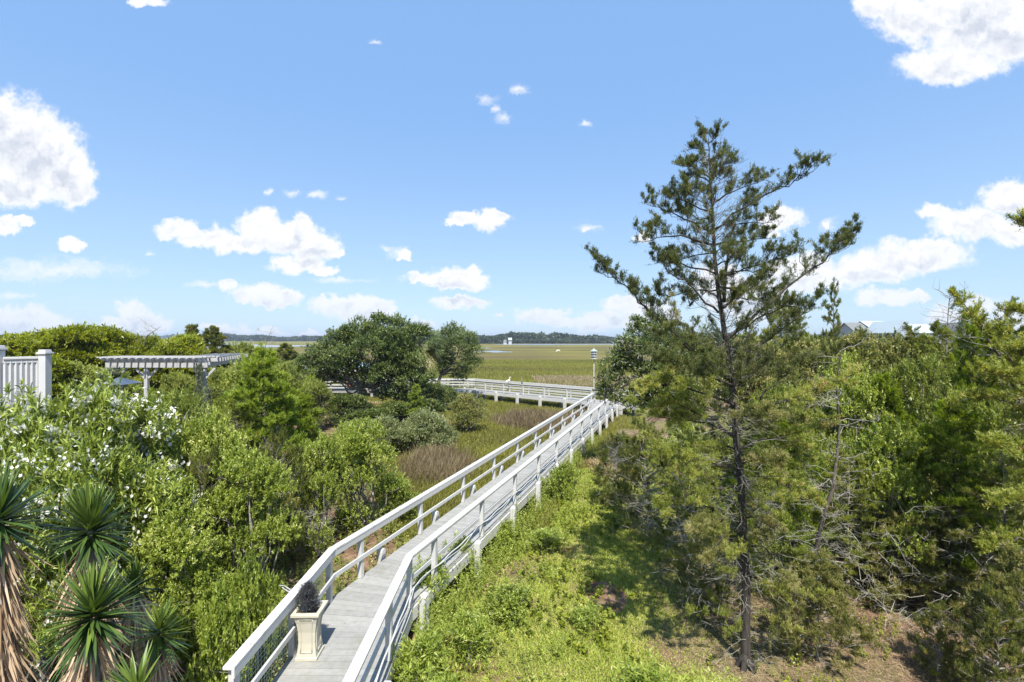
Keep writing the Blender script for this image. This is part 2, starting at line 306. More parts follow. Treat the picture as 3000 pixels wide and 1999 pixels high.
# ------------------------------------------------------------------ ground
BX = [-400, -60, -20, -12, -8, -6, -4.5, -3, -1, 1, 3, 6, 10, 20, 60, 400]
BY = [90, 60, 44, 43, 37, 27, 19, 15, 14.5, 17, 25, 31, 38, 60, 110, 160]
def upland(x, y):
    b = np.interp(x, BX, BY)+.8*np.sin(x*1.3)+.5*np.sin(x*2.9+1)
    t = np.clip((b-y)/5.0, 0, 1); return t*t*(3-2*t)
def gz(x, y):
    u = upland(x, y); x = np.asarray(x, float); y = np.asarray(y, float)
    z = .30*u+u*.05*np.sin(x*1.1+.4)*np.sin(y*.9)
    lf = np.clip((-x-6)/8, 0, 1)*np.clip((30-y)/20, 0, 1)
    return z+.25*lf*u
def build_ground():
    xs = np.concatenate([-np.geomspace(4000, 42, 26), np.arange(-40, 30.01, .4), np.geomspace(32, 4000, 26)])
    ys = np.concatenate([[-300, -120, -40, -12], np.arange(-4, 52.01, .4), np.geomspace(53, 6500, 60)])
    X, Y = np.meshgrid(xs, ys); Z = gz(X, Y); U = upland(X, Y)
    Z += (np.sin(X*3.1+Y*1.7)*np.sin(Y*2.3-X))*.015*(np.abs(X) < 60)*(Y < 60)
    V = np.stack([X, Y, Z], -1).reshape(-1, 3); nx = len(xs); ny = len(ys)
    i = np.arange(nx-1)[None]+np.arange(ny-1)[:, None]*nx; i = i.reshape(-1)
    Fq = np.stack([i, i+1, i+nx+1, i+nx], -1)
    me = bpy.data.meshes.new('marsh_ground'); me.vertices.add(len(V)); me.loops.add(Fq.size); me.polygons.add(len(Fq))
    me.vertices.foreach_set('co', V.astype(np.float32).reshape(-1)); me.loops.foreach_set('vertex_index', Fq.astype(np.int32).reshape(-1))
    me.polygons.foreach_set('loop_start', np.arange(0, Fq.size, 4, dtype=np.int32)); me.update(calc_edges=True)
    me.polygons.foreach_set('use_smooth', [True]*len(Fq))
    a = me.attributes.new('upland', 'FLOAT', 'POINT'); a.data.foreach_set('value', U.astype(np.float32).reshape(-1))
    m, N, L = newmat('ground_cover_material')
    geo = N.new('ShaderNodeNewGeometry'); sp = N.new('ShaderNodeSeparateXYZ'); L.new(geo.outputs['Position'], sp.inputs[0])
    def noise(scale, detail=6, st=(1, 1, 1), rough=.6):
        mp = N.new('ShaderNodeMapping'); mp.inputs['Scale'].default_value = st; L.new(geo.outputs['Position'], mp.inputs[0])
        n = N.new('ShaderNodeTexNoise'); n.inputs['Scale'].default_value = scale; n.inputs['Detail'].default_value = detail
        n.inputs['Roughness'].default_value = rough; L.new(mp.outputs[0], n.inputs['Vector']); return n.outputs['Fac']
    def mth(op, a, b=None, c=None):
        n = N.new('ShaderNodeMath'); n.operation = op
        for k, v in enumerate((a, b, c)):
            if v is None: continue
            if isinstance(v, (int, float)): n.inputs[k].default_value = v
            else: L.new(v, n.inputs[k])
        return n.outputs[0]
    def mix(f, a, b):
        n = N.new('ShaderNodeMix'); n.data_type = 'RGBA'
        if isinstance(f, (int, float)): n.inputs[0].default_value = f
        else: L.new(f, n.inputs[0])
        L.new(a, n.inputs[6]); L.new(b, n.inputs[7]); return n.outputs[2]
    # vegetation zones of the marsh run in bands parallel to the creek
    wob = noise(.012, 5, (.6, 2.2, 1)); wob2 = noise(.05, 4, (.5, 2, 1))
    yy = mth('MULTIPLY', sp.outputs[1], mth('ADD', mth('MULTIPLY_ADD', wob, .5, .75), mth('MULTIPLY_ADD', wob2, .3, -.15)))
    t = mth('DIVIDE', 40., mth('MAXIMUM', yy, 40.))
    r = ramp_node(N, [(.0, (0.146, 0.151, 0.040)), (.085, (0.129, 0.109, 0.036)), (.16, (0.099, 0.084, 0.032)), (.25, (0.107, 0.088, 0.036)), (.300, (0.103, 0.084, 0.036)), (.325, (0.172, 0.168, 0.014)), (.37, (0.163, 0.151, 0.016)),
                      (.405, (0.142, 0.101, 0.040)), (.45, (0.125, 0.118, 0.028)), (.58, (0.120, 0.122, 0.024)), (.7, (0.133, 0.122, 0.032)), (1, (0.129, 0.130, 0.028))])
    L.new(t, r.inputs[0])
    # long streaks of gold and brown
    sr = ramp_node(N, [(.47, (0, 0, 0)), (.60, (1, 1, 1))]); L.new(noise(.014, 6, (.35, 1.3, 1), .6), sr.inputs[0])
    gcol = N.new('ShaderNodeRGB'); gcol.outputs[0].default_value = (.19, .185, .035, 1)
    stk = mix(mth('MULTIPLY', sr.outputs[0], .75), r.outputs[0], gcol.outputs[0])
    # patchiness
    pn = noise(.06, 8, (.35, 1.6, 1), .65); pr = ramp_node(N, [(.32, (.55, .5, .5)), (.5, (1, 1, 1)), (.68, (1.5, 1.5, 1.0))]); L.new(pn, pr.inputs[0])
    mu = N.new('ShaderNodeMix'); mu.data_type = 'RGBA'; mu.blend_type = 'MULTIPLY'; mu.inputs[0].default_value = 1
    L.new(stk, mu.inputs[6]); L.new(pr.outputs[0], mu.inputs[7])
    fn = noise(1.8, 6, (1, .5, 1), .7); fr = ramp_node(N, [(.3, (.7, .7, .7)), (.7, (1.2, 1.2, 1.2))]); L.new(fn, fr.inputs[0])
    mu2 = N.new('ShaderNodeMix'); mu2.data_type = 'RGBA'; mu2.blend_type = 'MULTIPLY'; mu2.inputs[0].default_value = 1
    L.new(mu.outputs[2], mu2.inputs[6]); L.new(fr.outputs[0], mu2.inputs[7])
    # dry land: pine straw, litter, thin green
    s1 = ramp_node(N, [(.28, (.05, .036, .026)), (.5, (.15, .092, .062)), (.68, (.31, .20, .145)), (.8, (.44, .33, .25))]); L.new(noise(2.6, 9, (1, 1, 1), .75), s1.inputs[0])
    s2 = ramp_node(N, [(.3, (.07, .09, .025)), (.7, (.17, .2, .06))]); L.new(noise(6, 6), s2.inputs[0])
    gm = N.new('ShaderNodeMapRange'); gm.inputs[1].default_value = .45; gm.inputs[2].default_value = .6; L.new(noise(.35, 4), gm.inputs[0])
    up = mix(mth('MULTIPLY', gm.outputs[0], .6), s1.outputs[0], s2.outputs[0])
    at = N.new('ShaderNodeAttribute'); at.attribute_name = 'upland'
    um = N.new('ShaderNodeMapRange'); um.inputs[1].default_value = .15; um.inputs[2].default_value = .6; L.new(mth('ADD', at.outputs['Fac'], mth('MULTIPLY_ADD', fn, .4, -.2)), um.inputs[0])
    col = mix(um.outputs[0], mu2.outputs[2], up)
    p = N.new('ShaderNodeBsdfPrincipled'); p.inputs['Roughness'].default_value = .95; p.inputs['Specular IOR Level'].default_value = .1
    L.new(col, p.inputs['Base Color'])
    b = N.new('ShaderNodeBump'); b.inputs['Strength'].default_value = .7; b.inputs['Distance'].default_value = .12; L.new(fn, b.inputs['Height']); L.new(b.outputs[0], p.inputs['Normal'])
    o = N.new('ShaderNodeOutputMaterial'); L.new(p.outputs[0], o.inputs[0])
    me.materials.append(m); ob = link('ground', me); ob['kind'] = 'structure'
build_ground()

def build_water():
    m, N, L = newmat('creek_water')
    p = N.new('ShaderNodeBsdfPrincipled'); p.inputs['Base Color'].default_value = (.20, .22, .23, 1); p.inputs['Roughness'].default_value = .25
    geo = N.new('ShaderNodeNewGeometry'); n = N.new('ShaderNodeTexNoise'); n.inputs['Scale'].default_value = .8; n.inputs['Detail'].default_value = 4
    L.new(geo.outputs['Position'], n.inputs['Vector']); b = N.new('ShaderNodeBump'); b.inputs['Strength'].default_value = .25; b.inputs['Distance'].default_value = .2
    L.new(n.outputs['Fac'], b.inputs['Height']); L.new(b.outputs[0], p.inputs['Normal'])
    o = N.new('ShaderNodeOutputMaterial'); L.new(p.outputs[0], o.inputs[0])
    R = rs(4)
    def band(name, x0, x1, yc, hw, n=60, taper=.25):
        """a sheet of water running across the view, ragged shores, pointed ends"""
        xs = np.linspace(x0, x1, n); s = (xs-x0)/(x1-x0); env = np.clip(np.minimum(s, 1-s)/taper, 0, 1)**.6
        nz = np.cumsum(R.randn(n))*.04; w1 = hw*env*(1+.3*np.sin(s*14)+nz*.3); w2 = hw*env*(1+.3*np.sin(s*11+2))
        cy = yc+hw*.4*np.sin(s*5)
        V = np.concatenate([np.stack([xs, cy-w1, xs*0+.05], 1), np.stack([xs, cy+w2, xs*0+.05], 1)])
        me = bpy.data.meshes.new(name); me.from_pydata([tuple(v) for v in V], [], [(i, i+1, n+i+1, n+i) for i in range(n-1)])
        me.materials.append(m); ob = link(name, me); ob['kind'] = 'structure'
    band('creek_water', -20, 320, 465, 42, taper=.12)
    band('creek_water', -30, 250, 570, 10)
    band('pond_water', -16.5, .5, 213, 12, 40, .4)
    band('pond_water', -22, -11, 292, 10, 40, .4)
    band('river_water', -420, -150, 390, 75, 60, .12)
    band('river_water', -600, -330, 620, 80, 60, .1)
build_water()

# ------------------------------------------------------------------ boardwalks
DZ = .9
def plank_deck(path, w, name, parent, mat, seed, zt):
    R = rs(seed); mb = MB(); pw = .143; gap = .007; path = [np.array(p, float) for p in path]
    dirs = [unit(b-a) for a, b in zip(path, path[1:])]
    def frame(i):   # mitre direction at vertex i
        if i == 0: d = dirs[0]
        elif i == len(path)-1: d = dirs[-1]
        else: d = unit(dirs[i-1]+dirs[i])
        n = np.array([-d[1], d[0]]); ref = dirs[min(i, len(dirs)-1)]; k = 1/max(.5, abs(np.dot(n, np.array([-ref[1], ref[0]]))))
        return n*k
    for s in range(len(dirs)):
        a, b = path[s], path[s+1]; L = np.linalg.norm(b-a); n = max(1, int(L/(pw+gap))); d = dirs[s]; pn = np.array([-d[1], d[0]])
        na, nb = frame(s), frame(s+1)
        for k in range(n):
            t0 = k/n; t1 = (k+1)/n-gap/L
            def pt(t, side):
                # planks fan out within a metre of a bend
                L_ = L
                wa = max(0, 1-t*L_/1.2); wb = max(0, 1-(1-t)*L_/1.2)
                nn = pn*(1-wa-wb)+na*wa+nb*wb
                return a+(b-a)*t+nn*side*w/2
            e = R.uniform(-.006, .006); zz = zt+R.uniform(-.0015, .0015)
            q = [pt(t0, -1-e), pt(t0, 1+e), pt(t1, 1+e), pt(t1, -1-e)]
            V = [(x, y, zz-.035) for x, y in q]+[(x, y, zz) for x, y in q]
            mb.add(V, [(0,1,2,3),(7,6,5,4),(4,5,1,0),(5,6,2,1),(6,7,3,2),(7,4,0,3)], R.rand())
    o = mb.build(name, mat, parent); return o
def offset(path, d):
    path = [np.array(p, float) for p in path]; out = []
    dirs = [unit(b-a) for a, b in zip(path, path[1:])]
    for i, p in enumerate(path):
        if i == 0: n = np.array([-dirs[0][1], dirs[0][0]])
        elif i == len(path)-1: n = np.array([-dirs[-1][1], dirs[-1][0]])
        else:
            m_ = unit(dirs[i-1]+dirs[i]); n = np.array([-m_[1], m_[0]]); n = n/np.dot(n, np.array([-dirs[i][1], dirs[i][0]]))
        out.append(p+n*d)
    return out
def at_y(path, y):
    for a, b in zip(path, path[1:]):
        if (a[1]-y)*(b[1]-y) <= 0 and a[1] != b[1]:
            t = (y-a[1])/(b[1]-a[1]); return a+(b-a)*t, unit(b-a)
    a, b = path[-2:]; t = (y-a[1])/(b[1]-a[1]); return a+(b-a)*t, unit(b-a)
def rail_line(path, z, w, h, name, mat, parent, bevel=.004, wob=None):
    """continuous mitred board following path"""
    lo = offset(path, -w/2); hi = offset(path, w/2); mb = MB()
    V = []
    for i in range(len(path)): V += [(*lo[i], z-h/2), (*hi[i], z-h/2), (*hi[i], z+h/2), (*lo[i], z+h/2)]
    Fs = [(i*4+j, (i+1)*4+j, (i+1)*4+(j+1) % 4, i*4+(j+1) % 4) for i in range(len(path)-1) for j in range(4)]
    n = (len(path)-1)*4; Fs += [(0, 1, 2, 3), (n+3, n+2, n+1, n)]
    mb.add(V, Fs); return mb.build(name, mat, parent, bevel=bevel)
def post(parent, p, d, z0, z1, s=.095, name='post', mat=None, taper=1.0):
    mb = MB(); d = np.array([d[0], d[1]]); R = np.array([[d[0], -d[1], 0], [d[1], d[0], 0], [0, 0, 1]])
    mb.box((p[0], p[1], (z0+z1)/2), (s, s, z1-z0), R, taper=taper); return mb.build(name, mat or M['paint'], parent, bevel=.005)
def piling(parent, p, d, z0, z1, r=.07, flat=False):
    """square timber pile with a rounded or chamfered head"""
    mb = MB(); a = math.atan2(d[1], d[0]); hs = []; n = 4
    prof = [(z0, 1), (z1-.05, 1), (z1, .62)] if flat else [(z0, 1), (z1-.07, 1), (z1-.03, .86), (z1-.008, .55), (z1, .2)]
    for z, k in prof:
        kx = 1.0 if not flat else k
        for sx, sy in ((-1, -1), (1, -1), (1, 1), (-1, 1)):
            x = sx*r*k; y = sy*r*(1 if not flat else k)
            hs.append((p[0]+x*math.cos(a)-y*math.sin(a), p[1]+x*math.sin(a)+y*math.cos(a), z))
    m = len(prof); Fs = [(i*4+j, i*4+(j+1) % 4, (i+1)*4+(j+1) % 4, (i+1)*4+j) for i in range(m-1) for j in range(4)]+[(3, 2, 1, 0), ((m-1)*4, (m-1)*4+1, (m-1)*4+2, (m-1)*4+3)]
    mb.add(hs, Fs); return mb.build('piling', M['paint'], parent, bevel=.004)

def boards(path, joints, *a, seed=0, gap=.006, **k):
    R = rs(seed); ys = sorted(joints)
    for y0, y1 in zip(ys, ys[1:]):
        seg = [at_y(path, y0+gap/2)[0]]+[q for q in path if y0+.05 < q[1] < y1-.05]+[at_y(path, y1-gap/2)[0]]
        o = rail_line(seg, a[0]+R.uniform(-.002, .002), a[1]+R.uniform(-.004, .004), *a[2:], **k)
        o.data.attributes['tint'].data.foreach_set('value', np.full(len(o.data.polygons), R.rand(), dtype=np.float32))
d1 = unit(np.array([.334, .943])); P1 = [np.array([-2.66, 3.2]), np.array([-2.63, 9.05]), np.array([-2.63, 9.05])+d1*29.2]
WD = 1.58
bw = empty('boardwalk', (0, 0, 0), 'long white railed boardwalk running from the planter out to the marsh', 'boardwalk', 'white timber boardwalks')
plank_deck(P1, WD, 'decking', bw, M['deck'], 1, DZ)
for s in (-1, 1): rail_line(offset(P1, s*(WD/2+.012)), DZ-.15, .038, .235, 'fascia', M['paint'], bw)
for s in (-.5, .1, .55): rail_line(offset(P1, s*.9), DZ-.16, .05, .22, 'joist', M['under'], bw)
Lp = offset(P1, WD/2-.03); Rp = offset(P1, -(WD/2-.03))
def cut(path, y0, y1=None):
    p, _ = at_y(path, y0); out = [p]+[q for q in path if q[1] > y0+.01 and (y1 is None or q[1] < y1-.01)]
    if y1 is not None: out.append(at_y(path, y1)[0])
    return out
Lr = cut(Lp, 5.86, 35.9); Rr = cut(Rp, 3.3, 35.2)
for pth, sd in ((Lr, 1), (Rr, -1)):
    J = [pth[0][1], 9.03]+list(np.arange(12.25 if sd > 0 else 12.1, 34, 4.72))+[pth[-1][1]]
    boards(pth, J, DZ+.93, .145, .04, 'railing_cap', M['cappaint'], bw, seed=3+sd)
    boards(offset(pth, -sd*.052), J, DZ+.857, .036, .10, 'top_rail', M['paint'], bw, seed=7+sd)
    boards(offset(pth, -sd*.058), J, DZ+.44, .036, .088, 'middle_rail', M['paint'], bw, seed=11+sd)
ly = [5.98, 7.55, 9.05, 10.0]+list(np.arange(12.25, 35.9, 2.36)); ry = [3.5, 5.3, 7.45, 8.9, 9.8]+list(np.arange(12.1, 35.3, 2.36))
for y in ly:
    p, d = at_y(Lp, y); post(bw, p, d, DZ+.002, DZ+.907)
for y in ry:
    p, d = at_y(Rp, y); post(bw, p, d, DZ+.002, DZ+.907)
for k, y in enumerate(np.arange(6.2, 36, 2.37)):
    p, d = at_y(offset(P1, WD/2+.12), y-.15 if k == 0 else y); piling(bw, p, d, gz(*p)-.3, DZ+.2)
    p, d = at_y(offset(P1, -(WD/2+.12)), y+.55); piling(bw, p, d, gz(*p)-.3, DZ+.14, flat=True)
    a, _ = at_y(offset(P1, WD/2+.02), y); b, _ = at_y(offset(P1, -(WD/2+.02)), y+.55)
    mb = MB(); mb.bar((*a, DZ-.40), (*b, DZ-.40), .05, .19); mb.build('cross_beam', M['under'], bw)
# conduit and sagging cable along the right rail
cp = offset(Rr, -.0); mb = MB(); pts = []
for i in range(260):
    y = 3.4+i*(34.6-3.4)/259; p, d = at_y(offset(Rr, -.062), y); pts.append((p[0], p[1], DZ+.345+.012*math.sin(i*.9)))
mb.tube(pts, .013, 6); mb.build('conduit', M['paint'], bw, smooth=True)
mb = MB(); pts = []
for i in range(420):
    y = 3.4+i*(34.6-3.4)/419; p, d = at_y(offset(Rr, -.085), y); ph = (y % 2.36)/2.36
    pts.append((p[0], p[1], DZ+.40-.13*math.sin(ph*math.pi)**2+.02*math.sin(y*5)))
mb.tube(pts, .008, 5); mb.build('cable', M['paint'], bw, smooth=True)
# wire mesh on the first bays of the left rail
mb = MB(); q, _ = at_y(Lp, 6.0)
for k in range(46):
    y = 6.03+k*.066; sk = .012*math.sin(k*1.7)
    if y < 9.0: mb.bar((q[0]-.055, y, DZ+.03), (q[0]-.055+sk, y+.04*math.sin(k), DZ+.84), .005, .005)
for k in range(13): mb.bar((q[0]-.052, 6.03, DZ+.04+k*.064), (q[0]-.052, 8.98, DZ+.04+k*.064+.01*math.sin(k)), .005, .005)
mb.build('wire_mesh', M['net'], bw)['kind'] = 'stuff'

# second boardwalk, crossing the marsh to the pier shelter
d2 = unit(np.array([-.762, .647])); nE = np.array([.647, .762])
A2 = np.array([9.0, 35.1])+nE*.78; B2 = np.array([-4.4, 46.5])+nE*.78; P2 = [A2, B2, np.array([-14.6, 47.4])]
bw2 = empty('boardwalk', (0, 0, 0), 'far white railed boardwalk crossing the marsh behind the oaks', 'boardwalk', 'white timber boardwalks')
plank_deck(P2, 1.56, 'decking', bw2, M['deck'], 2, DZ+.007)
for s in (-1, 1):
    rail_line(offset(P2, s*.79), DZ-.13, .04, .24, 'fascia', M['paint'], bw2)
    rp = offset(P2, s*.75)
    if s > 0: rp[0] = at_y(rp, 37.6)[0]   # near side: open where the long boardwalk comes in
    rail_line(rp, DZ+.94, .15, .045, 'railing_cap', M['cappaint'], bw2)
    for z in (.86, .62, .36): rail_line(offset(rp, -s*.055), DZ+z, .04, .085, 'rail_board', M['paint'], bw2)
    acc = 0
    for a, b in zip(rp, rp[1:]):
        L_ = np.linalg.norm(b-a); n = max(1, round(L_/2.35))
        for k in range(n+1):
            if k == n and b is not rp[-1]: continue
            p = a+(b-a)*k/n; post(bw2, p, unit(b-a), DZ+.01, DZ+.915, .1)
    pp = offset(P2, s*.92)
    for a, b in zip(pp, pp[1:]):
        L_ = np.linalg.norm(b-a); n = max(1, round(L_/2.35))
        for k in range(n):
            p = a+(b-a)*(k+.5)/n; piling(bw2, p, unit(b-a), -.35, DZ+.12, .1, flat=True)

# ------------------------------------------------------------------ pier shelter
gzb = empty('pier_shelter', (-17.8, 47.6, 0), 'open pier shelter with a pale teal metal roof at the far boardwalk end', 'gazebo')
mb = MB(); mb.box((0, 0, DZ-.06), (7, 5.2, .12)); mb.build('floor', M['deck'], gzb)
V = [(-4, -3.1, 3.0), (4, -3.1, 3.0), (4, 3.1, 3.0), (-4, 3.1, 3.0), (-1.6, 0, 3.75), (1.6, 0, 3.75)]
mb = MB(); mb.add(V, [(0, 1, 5, 4), (1, 2, 5), (2, 3, 4, 5), (3, 0, 4), (3, 2, 1, 0)])
for k in range(17):
    x = -3.8+k*.475; xt = max(-1.6, min(1.6, x)); mb.bar((x, -3.1, 3.01), (xt, -.0, 3.77), .03, .03)
mb.build('roof', M['tealroof'], gzb)
mb = MB(); [mb.bar(a, b, .05, .2) for a, b in (((-3.95, -3.05, 2.88), (3.95, -3.05, 2.88)), ((-3.95, 3.05, 2.88), (3.95, 3.05, 2.88)), ((-3.95, -3.02, 2.88), (-3.95, 3.02, 2.88)), ((3.95, -3.02, 2.88), (3.95, 3.02, 2.88)))]
mb.build('eave_board', M['paint'], gzb)
for x in (-3.4, -1.1, 1.1, 3.4):
    for y in (-2.5, 2.5): post(gzb, (x, y), (1, 0), -.4, 2.8, .2, 'post', M['under'])
for y in (-2.5, 2.5):
    for z in (.35, .62, .9): mb = MB(); mb.bar((-3.4, y-.13, DZ+z), (3.4, y-.13, DZ+z), .04, .1); mb.build('rail_board', M['paint'], gzb)
for px, py in ((1025, 1120), (1024, 1131)):
    p = W3(px, py, 44.8); mb = MB(); o = MB()
    o.tube([(p[0]-.28, p[1], p[2]), (p[0]-.2, p[1], p[2]+.03), (p[0], p[1], p[2]+.04), (p[0]+.2, p[1], p[2]+.03), (p[0]+.28, p[1], p[2])], [.05, .13, .15, .13, .05], 8)
    ob = o.build('float_cushion', M['orange'], smooth=True); tag(ob, ('upper' if py < 1125 else 'lower')+' orange float cushion hung on the pier shelter rail', 'float', 'orange floats on the pier rail')

# ------------------------------------------------------------------ planter with charcoal conifer, driftwood
pl = empty('planter', (-3.13, 7.56, DZ+.002), 'tall flared cream planter standing on the boardwalk by the left rail', 'planter', rz=.02)
prof = [(0, .165), (.045, .165), (.05, .150), (.10, .143), (.25, .128), (.42, .130), (.56, .150), (.66, .178), (.685, .186), (.69, .212), (.73, .212), (.735, .20)]
V = []; Fs = []
for z, r in prof: V += [(-r, -r, z), (r, -r, z), (r, r, z), (-r, r, z)]
ri = .155; V += [(-ri, -ri, .735), (ri, -ri, .735), (ri, ri, .735), (-ri, ri, .735), (-ri*.92, -ri*.92, .62), (ri*.92, -ri*.92, .62), (ri*.92, ri*.92, .62), (-ri*.92, ri*.92, .62)]
m_ = len(V)//4
for i in range(m_-1):
    for j in range(4): Fs.append((i*4+j, i*4+(j+1) % 4, (i+1)*4+(j+1) % 4, (i+1)*4+j))
Fs.append((3, 2, 1, 0)); mb = MB(); mb.add(V, Fs); mb.build('body', M['planter'], pl, bevel=.004)
zs = np.array([.12, .2, .3, .4, .5, .6, .64]); rr = np.interp(zs, [p[0] for p in prof], [p[1] for p in prof])
for ax in range(4):                                    # raised panel frame on every face
    a = ax*math.pi/2; R = np.array([[math.cos(a), -math.sin(a), 0], [math.sin(a), math.cos(a), 0], [0, 0, 1]]); mb = MB()
    for sg in (-1, 1):
        pts = np.array([(sg*r*.62, -r-.003, z) for z, r in zip(zs, rr)])@R.T; mb.tube(pts, .0085, 5)
    for z, r in ((zs[0], rr[0]), (zs[-1], rr[-1])): mb.tube(np.array([(-r*.62, -r-.003, z), (0, -r-.003, z), (r*.62, -r-.003, z)])@R.T, .0085, 5)
    mb.build('panel_moulding', M['planter'], pl, smooth=True)
mb = MB(); mb.box((0, 0, .64), (.29, .29, .03)); mb.build('soil', M['soil'], pl)

# ------------------------------------------------------------------ vegetation builders
def leaves(P, D, L, Wd, R, nrm=None, droop=0.0):
    """diamond leaves: P base, D direction"""
    n = len(P); D = unit(D); rnd = R.randn(n, 3) if nrm is None else nrm+R.randn(n, 3)*.45
    S = unit(np.cross(D, rnd)); L = np.broadcast_to(L, (n,))[:, None]; Wd = np.broadcast_to(Wd, (n,))[:, None]
    mid = P+D*L*.45; tip = P+D*L; tip[:, 2] -= droop*L[:, 0]
    return np.stack([P, mid+S*Wd/2, tip, mid-S*Wd/2], 1)
def blades(P, D, L, Wd, R, droop=.3, segs=2, side=None):
    """long narrow leaves bent by their weight -> (n*segs,4,3)"""
    n = len(P); D = unit(D); L = np.broadcast_to(L, (n,))[:, None]; Wd = np.broadcast_to(Wd, (n,))[:, None]
    dr = np.broadcast_to(droop, (n,))[:, None]
    S = unit(np.cross(D, R.randn(n, 3)*.6+np.array([0, 0, 1.]))) if side is None else side
    out = []; pts = []; ws = []
    for k in range(segs+1):
        t = k/segs; c = P+D*L*t; c = c+np.array([0, 0, -1.])*dr*L*t*t; pts.append(c); ws.append(Wd/2*(1 if t < .01 else (1-t**2.2)*1.05+.03))
    for k in range(segs):
        out.append(np.stack([pts[k]-S*ws[k], pts[k]+S*ws[k], pts[k+1]+S*ws[k+1], pts[k+1]-S*ws[k+1]], 1))
    return np.concatenate(out), np.tile(np.arange(n), segs)
def jit_tint(n, R, base, sd=.16): return np.clip(base+R.randn(n)*sd, 0, 1)

def limb(mb, a, b, r0, r1, R, bend=.12, n=6, segs=5, t=.5):
    a = np.array(a, float); b = np.array(b, float); L = np.linalg.norm(b-a); ts = np.linspace(0, 1, n)[:, None]
    off = np.cumsum(R.randn(n, 3)*bend*L/n, 0); off -= ts*off[-1]; off[0] = 0
    P = a+(b-a)*ts+off; mb.tube(P, np.linspace(r0, r1, n), segs, t, cap=False); return P

def make_shrub_meshes(name, seed, r, H, nl, twigs, lpt, leafL, leafW, mat, low=.15, lobe=.42, stem=M['twig'], up=.5, flat=1.0, kind='leaf', stems=6, sd=.16, tw=.16, trunk=False):
    """returns (wood mesh builder, foliage mesh). crown = lobes; leaves sit in sprigs on the shell of each lobe"""
    R = rs(seed); cs = []; rad = []
    for i in range(nl):
        a = R.rand()*2*math.pi; h = low+(1-low)*R.rand()**.8; wid = math.sin(math.pi*min(1, .22+.72*(h-low*.3)))**.7
        q = math.sqrt(R.rand()); c = np.array([math.cos(a)*q*r*.78*wid, math.sin(a)*q*r*.78*wid, (h*.86)*H]); cs.append(c)
        rad.append(r*lobe*(.65+.6*R.rand()))
    wood = MB(); bases = [np.array([R.uniform(-.12, .12)*r*(.3 if trunk else 1), R.uniform(-.12, .12)*r*(.3 if trunk else 1), 0]) for _ in range(1 if trunk else stems)]
    fork = np.array([R.uniform(-.1, .1)*r, R.uniform(-.1, .1)*r, H*.28])
    r0 = max(.012, .028*r+.006*H)*(2.0 if trunk else 1)
    if trunk: limb(wood, bases[0]-np.array([0, 0, .2]), fork, r0*1.5, r0, R, .25, 7, 8)
    for i, c in enumerate(cs):
        b = fork if trunk else bases[i % len(bases)]-np.array([0, 0, .1]); limb(wood, b, c, r0*(.6 if trunk else .7), r0*.16, R, .4, 7, 5)
    V = []; T = []
    for c, q in zip(cs, rad):
        n = twigs; d = R.randn(n, 3); d[:, 2] = np.where(d[:, 2] < -.35, -d[:, 2], d[:, 2]); d = unit(d)
        rr_ = q*(.45+.6*R.rand(n)**.6)[:, None]; P = c+d*rr_*np.array([1, 1, .8*flat]); P[:, 2] = np.maximum(P[:, 2], .04)
        base_t = .45+R.randn()*.10+.1*R.randn(n)
        for j in range(min(n, 10)):
            if R.rand() < .5: wood.tube([c, (c+P[j])/2+R.randn(3)*.05*q, P[j]], [r0*.14, r0*.1, r0*.05], 4, cap=False)
        td = unit(d*.8+np.array([0, 0, up])+R.randn(n, 3)*.35); tl = tw*(.6+.8*R.rand(n))
        s = R.rand(n, lpt); PP = P[:, None]+td[:, None]*(s*tl[:, None])[:, :, None]
        LD = td[:, None]*.55+R.randn(n, lpt, 3)*.62; LD = LD.reshape(-1, 3); PP = PP.reshape(-1, 3)
        k = len(PP); L_ = leafL*(.6+.7*R.rand(k)); bt = np.repeat(base_t, lpt)
        if kind == 'leaf':
            V.append(leaves(PP, LD, L_, leafW*(.7+.5*R.rand(k)), R, nrm=np.array([0, -.2, 1.2]))); T.append(np.clip(bt+R.randn(k)*sd+(s.reshape(-1)-.5)*.25, 0, 1))
        else:
            v, idx = blades(PP, LD+np.array([0, 0, .25]), L_, leafW*(.8+.4*R.rand(k)), R, .25, 2); V.append(v); T.append(np.clip((bt+R.randn(k)*sd)[idx], 0, 1))
    fol = quad_mesh(name+'_foliage', np.concatenate(V), mat, np.concatenate(T)); fol['tips'] = 0
    me = None
    o = wood.build('stems', stem); me = o.data; bpy.data.objects.remove(o)
    return me, fol, (r, H), list(zip(cs, rad))

